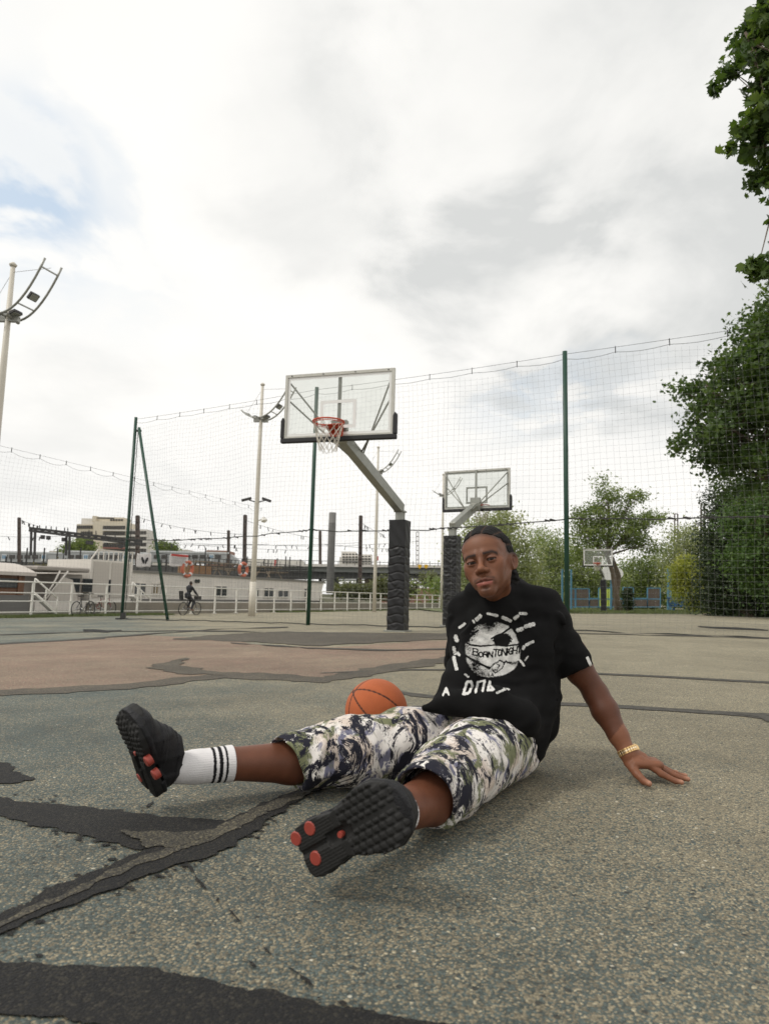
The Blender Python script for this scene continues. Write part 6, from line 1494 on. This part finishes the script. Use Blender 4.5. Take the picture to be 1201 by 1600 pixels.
def decal(name, x0, x1, y0, y1, step, fn, m, B, parent, lift=.0012):
    xs = np.arange(x0, x1, step); ys = np.arange(y0, y1, step); gx, gy = np.meshgrid(xs, ys, indexing='ij'); val = fn(gx.ravel(), gy.ravel()).reshape(gx.shape)
    cellv = (val[:-1, :-1]+val[1:, 1:]+val[1:, :-1]+val[:-1, 1:])/4; use = cellv > .30
    need = np.zeros(gx.shape, bool); need[:-1, :-1] |= use; need[1:, :-1] |= use; need[1:, 1:] |= use; need[:-1, 1:] |= use
    idx = np.full(gx.shape, -1); V = []; C = []
    for i, j in np.argwhere(need):
        r_ = ray(gx[i, j], gy[i, j]); hit = B.ray_cast(CAM, r_)
        if hit[0] is None: continue
        n = hit[1]; n = n if n.dot(r_) < 0 else -n; idx[i, j] = len(V); V.append(hit[0]+n*lift); C.append(val[i, j])
    F = [(idx[i, j], idx[i+1, j], idx[i+1, j+1], idx[i, j+1]) for i, j in np.argwhere(use)]
    F = [f for f in F if min(f) >= 0 and max((V[f[k]]-V[f[0]]).length for k in (1, 2, 3)) < .03]
    C = np.array(C)[:, None]*np.array([[.72, .71, .68]]); return mesh_np(name, np.array([v[:] for v in V]), np.array(F), m, parent, True, C)
M_ink2 = mat('print_ink', attr='Col', rough=.8, spec=.2)
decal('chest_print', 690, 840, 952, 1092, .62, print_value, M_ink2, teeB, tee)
def tagv(X, Y): return ((np.abs((X-919.5)*.9+(Y-1034)*-.42) < 2.3) & (np.abs((X-919.5)*.42+(Y-1034)*.9) < 8)).astype(float)
decal('sleeve_label', 908, 930, 1020, 1046, .8, tagv, M_ink2, teeB, tee, .0015)

# ---- shorts
def shorts_mat():
    m = bpy.data.materials.new('printed_shorts'); m.use_nodes = True; nt = m.node_tree; b = nt.nodes['Principled BSDF']; N = nt.nodes.new; L = nt.links.new
    tc = N('ShaderNodeTexCoord')
    def noise(scale, det, rough, dist, stretch=(1, 1, 1), loc=(0, 0, 0), rot=(0, 0, 0)):
        mp = N('ShaderNodeMapping'); L(tc.outputs['Object'], mp.inputs[0]); mp.inputs['Scale'].default_value = stretch; mp.inputs['Location'].default_value = loc; mp.inputs['Rotation'].default_value = rot
        n = N('ShaderNodeTexNoise'); L(mp.outputs[0], n.inputs['Vector']); n.inputs['Scale'].default_value = scale; n.inputs['Detail'].default_value = det; n.inputs['Roughness'].default_value = rough; n.inputs['Distortion'].default_value = dist; return n.outputs['Fac']
    def step(f, a, b_):
        r = N('ShaderNodeMapRange'); r.interpolation_type = 'SMOOTHSTEP'; L(f, r.inputs[0]); r.inputs[1].default_value = a; r.inputs[2].default_value = b_; return r.outputs[0]
    def mix(f, a, c):
        n = N('ShaderNodeMix'); n.data_type = 'RGBA'; L(f, n.inputs['Factor'])
        for s_, v in (('A', a), ('B', c)):
            if isinstance(v, tuple): n.inputs[s_].default_value = (*v, 1)
            else: L(v, n.inputs[s_])
        return n.outputs['Result']
    c = mix(step(noise(7, 4, .5, .6, loc=(3, 1, 2)), .46, .56), (.74, .70, .66), (.62, .53, .46))
    c = mix(step(noise(9, 6, .6, 2.4, (1, 1, .45), (7, 2, 5)), .53, .60), c, (.17, .17, .24))
    c = mix(step(noise(6.5, 6, .6, 1.8, (1, 1, .7), (1, 8, 3)), .515, .59), c, (.17, .18, .10))
    c = mix(step(noise(8.5, 10, .72, 1.6, (1, 1, .6), (4, 4, 9)), .512, .542), c, (.018, .018, .028))
    c = mix(step(noise(26, 9, .75, 3.0, (1.4, 1, .5), (2, 9, 1)), .57, .60), c, (.020, .020, .028))
    c = mix(step(noise(24, 8, .75, 1.5, (1, 1, .6), (8, 3, 6)), .585, .61), c, (.74, .71, .67))
    L(c, b.inputs['Base Color']); b.inputs['Roughness'].default_value = .85; b.inputs['Specular IOR Level'].default_value = .2
    return m
OPR, OPL = W(450, 1192, 1.985), W(664, 1246, 1.655)
SHD_R = [(W(745, 1158, 2.30), .100), (W(640, 1162, 2.22), .104), (W(548, 1174, 2.11), .096), (OPR, .081)]
SHD_L = [(W(790, 1166, 2.22), .104), (W(738, 1188, 2.00), .102), (W(700, 1218, 1.82), .092), (OPL, .079)]
SF = [([(640, 1130, 2.1), (560, 1140, 2.0), (470, 1165, 1.9)], .014, .008), ([(620, 1200, 2.1), (560, 1195, 2.03), (500, 1215, 1.95)], .013, .008), ([(600, 1150, 2.1), (570, 1190, 2.02), (560, 1225, 2.0)], .012, -.008), ([(520, 1130, 2.02), (500, 1180, 1.95), (490, 1225, 1.93)], .010, .007), ([(645, 1160, 2.02), (655, 1195, 1.92), (640, 1225, 1.75)], .012, .009),
      ([(800, 1140, 2.1), (740, 1150, 2.0), (690, 1180, 1.85), (650, 1200, 1.72)], .012, .008), ([(805, 1170, 2.1), (770, 1195, 1.93), (740, 1240, 1.78), (715, 1270, 1.68)], .012, .010), ([(780, 1150, 2.05), (755, 1200, 1.9), (730, 1255, 1.7)], .010, .009), ([(720, 1160, 1.95), (735, 1200, 1.83), (710, 1240, 1.68)], .010, -.007), ([(690, 1150, 2.0), (660, 1180, 1.85), (630, 1205, 1.7)], .010, .007), ([(812, 1160, 2.12), (800, 1200, 2.05), (780, 1225, 1.98)], .010, .008)]
SF = [([W(*p) for p in a], w, k) for a, w, k in SF]
def f_shorts(P):
    d = smin(chain(P, [a for a, r in SHD_R], [r for a, r in SHD_R], .04), chain(P, [a for a, r in SHD_L], [r for a, r in SHD_L], .04), .03)
    d = smin(d, ell(P, mid(HIPL, HIPR)+Vector((.015, .03, -.02)), (.165, .13, .10)), .05)
    lg = np.minimum(leg(P, HIPL, KNL, ANL), leg(P, HIPR, KNR, ANR)); m_ = P[:, 2] > .02; d = np.where(m_, smin(d, lg-.010, .012), d); d = smin(d, np.maximum(f_torso(P)-.012, P[:, 2]-.20), .02)
    near = np.abs(d) < .04
    if near.any():
        Q_ = P[near]; e = d[near]-.0055*hashn(Q_, 17, 5)-.0035*hashn(Q_, 40, 6)
        for a, w, k in SF: e = e-ridge(Q_, a, w, k)
        d = d.copy(); d[near] = e
    for (pa, ra), (pb, rb), an in ((SHD_R[-2], SHD_R[-1], ANR), (SHD_L[-2], SHD_L[-1], ANL)):
        ax = (pb-pa).normalized(); tilt = (ax+Vector((.0, 0, -.42))).normalized(); e = (P-v3(pb))@v3(tilt)+.006*hashn(P, 22, 8); m = np.linalg.norm(P-v3(pb), axis=1) < .22; e = np.where(m, e, -1)
        d = smax(d, e, .004); d = smax(d, np.where(m, -cone(P, pb-ax*.07, pb+ax*.12, rb-.014, rb-.006), -1), .004)
    return smax(d, .002-P[:, 2], .01)
shorts = body_from('shorts', f_shorts, (-.40, 1.45, -.01), (.80, 2.60, .36), .0034, shorts_mat(), man)

# ---- socks
M_sock = mat('sock', attr='Col', rough=.9, bump=.2, bscale=400, spec=.15)
def sock(kn, an, toe, u0, stripes):
    ax = (kn-an).normalized()
    top = an+ax*u0
    def f(P):
        d = chain(P, [an, an+ax*.05, an+ax*(u0+.03)], [.0395, .0435, .0505], .01)
        q = P-v3(an); t = q@v3(ax); n = q-t[:, None]*v3(ax); s_ = v3(ax.cross(Vector((0, 0, 1))).normalized()); w_ = np.cross(v3(ax), s_); ang = np.arctan2(n@s_, n@w_); d = d-.0007*np.cos(ang*46)-.0016*hashn(P, 50, 4)*(t < .06)
        return smax(d, (P-v3(top))@v3(ax), .003)
    V, F = surface_nets(f, v3(an)-.17, v3(an)+.17, .0022)
    t = (V-v3(an))@v3(ax); c = np.tile(np.array([.72, .70, .70], np.float32), (len(V), 1))
    for a, b_ in stripes: c[(t > a) & (t < b_)] = (.012, .012, .014)
    return mesh_np('sock', V, F, M_sock, man, True, c)
# ---- running shoes
M_shoe = mat('black_shoe', (.009, .0088, .0105), rough=.6, noise=.25, nscale=30, bump=.25, bscale=260, spec=.35)
M_sole = mat('black_rubber', (.013, .0125, .012), rough=.7, noise=.2, nscale=40, spec=.35)
M_col = mat('red_rubber', (.29, .045, .030), rough=.5, noise=.1, nscale=60)
def shoe(heel, toe, nrm, L0, Wd, side, discs, small, ankle):
    """side: +1 when the big-toe edge lies towards local +Y"""
    A = (toe-heel).normalized(); Nn = (nrm-A*nrm.dot(A)).normalized(); U = -Nn; S = U.cross(A)
    R = np.array([A[:], S[:], U[:]], np.float32).T
    def outline(x, y):
        u = np.clip(x/L0, 0, 1); hw_ = np.interp(u, [0, .04, .12, .25, .40, .55, .70, .82, .92, .98, 1.0], [.026, .037, .040, .038, .032, .040, .0485, .0475, .038, .022, .008])*Wd/.097
        c = np.interp(u, [0, .4, .7, 1], [0, .0, .004*side, .010*side]); e = np.abs(y-c)-hw_; ex = np.maximum(-x, x-L0); return np.maximum(e*.92, ex)
    def f_sole(P):
        q = (P-v3(heel))@R; x, y, z = q[:, 0], q[:, 1], q[:, 2]; o = outline(x, y); z0 = .022*np.clip((x/L0-.80)/.2, 0, 1)**1.6*1.3
        d = smax(o, np.abs(z-z0-.013)-.013, .004)
        # arch cut between the heel block and forefoot
        d = smax(d, -boxr(q, (L0*.40, 0, -.004), (.030, .012, .013), .006), .003)
        d = smax(d, -(cone(q, (.004, 0, -.001), (L0*.40, 0, -.002), .0065, .0065)), .003)
        # tread blocks
        gx = np.mod(x/.0165+.5*np.mod(np.floor(y/.0150), 2), 1)-.5; gy = np.mod(y/.0150, 1)-.5
        blk = np.clip((np.maximum(np.abs(gx), np.abs(gy))-.28)/.12, 0, 1); fore = (x > L0*.46)*(np.abs(y) > .006); heel_g = (x < L0*.40)
        d = d + np.where(z < z0+.006, (.0032*blk*fore + .0030*(x > L0*.46)*(np.abs(y) <= .006) + .0012*heel_g*(np.sin(y*1100) > .2)), 0)
        return d
    def f_up(P):
        q = (P-v3(heel))@R; x, y, z = q[:, 0], q[:, 1], q[:, 2]; k = Wd/.097
        d = ell(q, (L0*.72, .004*side, .036), (L0*.27, .045*k, .036)); d = smin(d, ell(q, (L0*.44, .0, .050), (L0*.28, .037*k, .056)), .03)
        d = smin(d, cone(q, (L0*.17, 0, .035), (L0*.20, 0, .085), .034*k, .037), .03); d = smin(d, cone(q, (L0*.50, 0, .060), (L0*.30, 0, .100), .022, .026), .025)
        d = smin(d, ell(q, (L0*.10, 0, .048), (.034, .032*k, .040)), .02)
        d = smax(d, -(z-.016), .006)
        an = (v3(ankle)-v3(heel))@R; up_ = cone(q, (L0*.22, 0, .085), (L0*.20, 0, .16), .033, .045); d = smax(d, -up_, .006)
        d = smax(d, z-.128+.14*np.clip(x-.08, 0, 1), .006)
        # overlays, tongue, lace bumps and midsole wave
        d = d - .0022*np.clip(np.sin(x*95+z*60+1.2), 0, 1)**2*(z > .03) - .0016*(np.sin(x*52-z*90) > .55)*(z > .025) - .0040*np.exp(-(y/.016)**2)*(np.sin(x*330) > .1)*(x > L0*.36)*(x < L0*.62)*(z > .055)
        d = smin(d, smax(outline(x, y)-.002, np.abs(z-.026)-.006, .004), .006)
        # carved heel windows on both flanks
        for xs in (.055, .095): d = smax(d, -boxr(q, (xs, 0, .026), (.009, .09, .005), .003)+0*x, .002)
        return d
    lo, hi = v3(heel)-.36, v3(heel)+.36
    root = body_from('shoe', f_up, lo, hi, .0024, M_shoe, man)
    body_from('outsole', f_sole, lo, hi, .0020, M_sole, root)
    def plane_hit(px, py, off=0.0):
        r_ = ray(px, py); p0 = heel+Nn*off; t = (p0-CAM).dot(Nn)/r_.dot(Nn); return CAM+r_*t
    for k_, (px, py) in enumerate(discs+small):
        r0 = .0135 if k_ < len(discs) else .0062; c = plane_hit(px, py, .0); m_ = MB(); m_.tube([c-Nn*.014, c-Nn*.001, c+Nn*.0015], [r0, r0, r0*.86], 20); m_.build('shock_column', M_col, root, False)
    return root
HN, TN = W(470, 1338, 1.36), W(622, 1253, 1.245)
HF, TF = W(232, 1237, 1.845), W(190, 1124, 1.70)
shN = shoe(HN, TN, (CAM-HN).normalized()+Vector((-.12, 0, -.10)), (TN-HN).length, .124, 1, [(462, 1311), (483.5, 1295), (492.5, 1342)], [(531, 1305)], ANL)
shF = shoe(HF, TF, Vector((-.67, -.64, -.37)), (TF-HF).length, .121, -1, [(228.5, 1191), (240, 1212), (217.5, 1216)], [(210.5, 1178)], ANR)
sock(KNL, ANL, TN, .140, ((.092, .100), (.106, .114), (.120, .126)))
sock(KNR, ANR, TF, .150, ((.088, .096), (.104, .114), (.122, .128)))
# ---- gold watch
M_gold = mat('gold', (.80, .55, .26), rough=.28, metal=1.0); M_gold2 = mat('pale_gold', (.9, .74, .5), rough=.2, metal=1.0)
wc = WRL.lerp(ELL_, .035)+Vector((.002, 0, .001)); wax = (ELL_-WRL).normalized(); w1 = wax.cross(Vector((0, -1, .3))).normalized(); w2 = wax.cross(w1)
watch = link(bpy.data.objects.new('wristwatch', None), man); RW = .0305
for k in range(22):
    a = 2*math.pi*k/22; d_ = w1*math.cos(a)+w2*math.sin(a)*1.0; c = wc+d_*RW; tn = wax.cross(d_)
    Rm = Matrix((tn, wax, d_)).transposed()
    for j, (o_, ww) in enumerate(((-.0062, .0052), (0, .0068), (.0062, .0052))):
        m_ = MB(); m_.box(c+wax*o_, (.0078, ww, .0034), Rm); m_.build('link', M_gold if j != 1 else M_gold2, watch, bevel=.0007)
dd_ = Vector((.75, .62, .25)); dd_ = (dd_-wax*dd_.dot(wax)).normalized(); tn = wax.cross(dd_); Rm = Matrix((tn, wax, dd_)).transposed()
m_ = MB(); c = wc+dd_*(RW+.004); m_.tube([c-dd_*.005, c+dd_*.004, c+dd_*.006], [.0165, .0170, .0145], 28); m_.build('watch_case', M_gold, watch, bevel=.0006)
m_ = MB(); m_.tube([c+dd_*.0062, c+dd_*.0066], [.0138, .0138], 28); m_.build('dial', mat('dial', (.6, .55, .42), rough=.3), watch)

# ------------------------------------------------------------------ basketball
def basketball():
    d = 2.70; c = W(588, 1101, d); r = .1205; c.z = r; P = [c]
    M_ball = mat('ball_rubber', attr='Col', rough=.62, noise=.14, nscale=9, bump=.5, bscale=420, spec=.35)
    bm = bmesh.new(); bmesh.ops.create_icosphere(bm, subdivisions=6, radius=r)
    D_ = lambda x, y, z: (_r*x+_u*y-_f*z).normalized()
    p0, p1, p2 = D_(-.73, .62, .30), D_(.04, -.15, .99), D_(-.80, -.22, .56); g1 = p0.cross(p1).normalized(); g2 = p0.cross(p2).normalized()
    a3, b3, c3 = D_(-.50, .78, .37), D_(.42, .55, .72), D_(.90, -.12, .42); g3 = (b3-a3).cross(c3-a3).normalized(); k3 = g3.dot(a3); g4 = g1.cross(p0).normalized()
    def sd(n): return min(abs(n.dot(g1)), abs(n.dot(g2)), abs(n.dot(g3)-k3), abs(n.dot(g3)+k3) if n.dot(g1)*g3.dot(g1) < 0 else 9)
    for v in bm.verts:
        n = v.co.normalized(); v.co *= 1-.013*math.exp(-(sd(n)/.020)**2)
    me = bpy.data.meshes.new('basketball'); bm.to_mesh(me); bm.free(); me.shade_smooth(); me.materials.append(M_ball); a = me.color_attributes.new('Col', 'FLOAT_COLOR', 'POINT')
    for i, v in enumerate(me.vertices):
        w = min(1, max(0, (.030-sd(v.co.normalized()))/.014)); a.data[i].color = tuple((1-w)*p+w*q for p, q in zip((.47, .115, .035), (.012, .010, .009)))+(1,)
    o = link(bpy.data.objects.new('basketball', me)); o.location = c; tag(o, 'orange basketball with black seams resting on the court behind the man\'s thigh', 'basketball')
basketball()
# ------------------------------------------------------------------ the cyclist on the quay
def rider():
    b = bk_loc; X = QD.to_3d(); Z = Vector((0, 0, 1)); Y = Vector((-X.y, X.x, 0))
    P3 = lambda x, y, z: b+X*x+Y*y+Z*z
    root = thing('person', 'small figure in a dark jacket sitting upright on a bicycle behind the net posts', 'person', (0, 0, 0))
    hip = P3(-.24, 0, 1.02); chest = P3(-.12, 0, 1.40); neck = P3(-.08, 0, 1.53); head = P3(-.03, 0, 1.68)
    def f_skin(P):
        d = ell(P, head, (.075, .075, .115)); d = smin(d, cone(P, head, neck, .05, .055), .03); d = smin(d, ball_(P, head+X*.08-Z*.01, .016), .02)
        d = smin(d, ell(P, chest, (.13, .13, .20)), .05); d = smin(d, ell(P, hip, (.15, .15, .13)), .06)
        for s in (-1, 1):
            kn = P3(.16, .10*s, .72 if s < 0 else .80); an = P3(-.02, .12*s, .30 if s < 0 else .44); ft = an+X*.18-Z*.06
            d = smin(d, chain(P, [hip+Y*.08*s, kn, an, ft], [.08, .06, .042, .032], .02), .04)
            hd = P3(.30, .24*s, 1.06); el = P3(.10, .26*s, 1.18)
            d = smin(d, chain(P, [chest+Y*.17*s+Z*.08, el, hd], [.052, .042, .030], .02), .03)
            for k in range(4): d = smin(d, cone(P, hd, hd+X*.05-Z*(.01+.018*k), .014, .009), .008)
        return d
    lo, hi = v3(b)+[-.7, -.7, -.05], v3(b)+[.7, .7, 2.0]
    body_from('body', f_skin, lo, hi, .013, mat('rider_skin', (.22, .12, .08), rough=.6), root)
    def f_jacket(P):
        d = ell(P, chest, (.155, .155, .235)); d = smin(d, ell(P, hip+Z*.08, (.165, .165, .13)), .06)
        for s in (-1, 1):
            hd = P3(.27, .24*s, 1.075); el = P3(.10, .26*s, 1.18); d = smin(d, chain(P, [chest+Y*.17*s+Z*.08, el, hd], [.068, .055, .042], .02), .04)
        return d-.006*hashn(P, 22, 3)
    body_from('jacket', f_jacket, lo, hi, .012, mat('dark_jacket', (.012, .013, .018), rough=.7), root)
    def f_tr(P):
        d = ell(P, hip-Z*.02, (.16, .16, .13))
        for s in (-1, 1):
            kn = P3(.16, .10*s, .72 if s < 0 else .80); an = P3(-.02, .12*s, .30 if s < 0 else .44); d = smin(d, chain(P, [hip+Y*.08*s, kn, an+Z*.05], [.095, .075, .056], .02), .04)
        return d
    body_from('trousers', f_tr, lo, hi, .012, mat('dark_trousers', (.025, .026, .032), rough=.8), root)
    def f_h(P): return smax(ell(P, head+Z*.02-X*.012, (.086, .086, .112)), -(.8*((P-v3(head))@v3(Z))-.6*((P-v3(head))@v3(X))-.005), .01)
    root.scale = (BK,)*3; root.location = b*(1-BK)
    body_from('hair', f_h, v3(head)-.2, v3(head)+.2, .010, mat('dark_brown_hair', (.02, .012, .008), rough=.8), root)
rider()
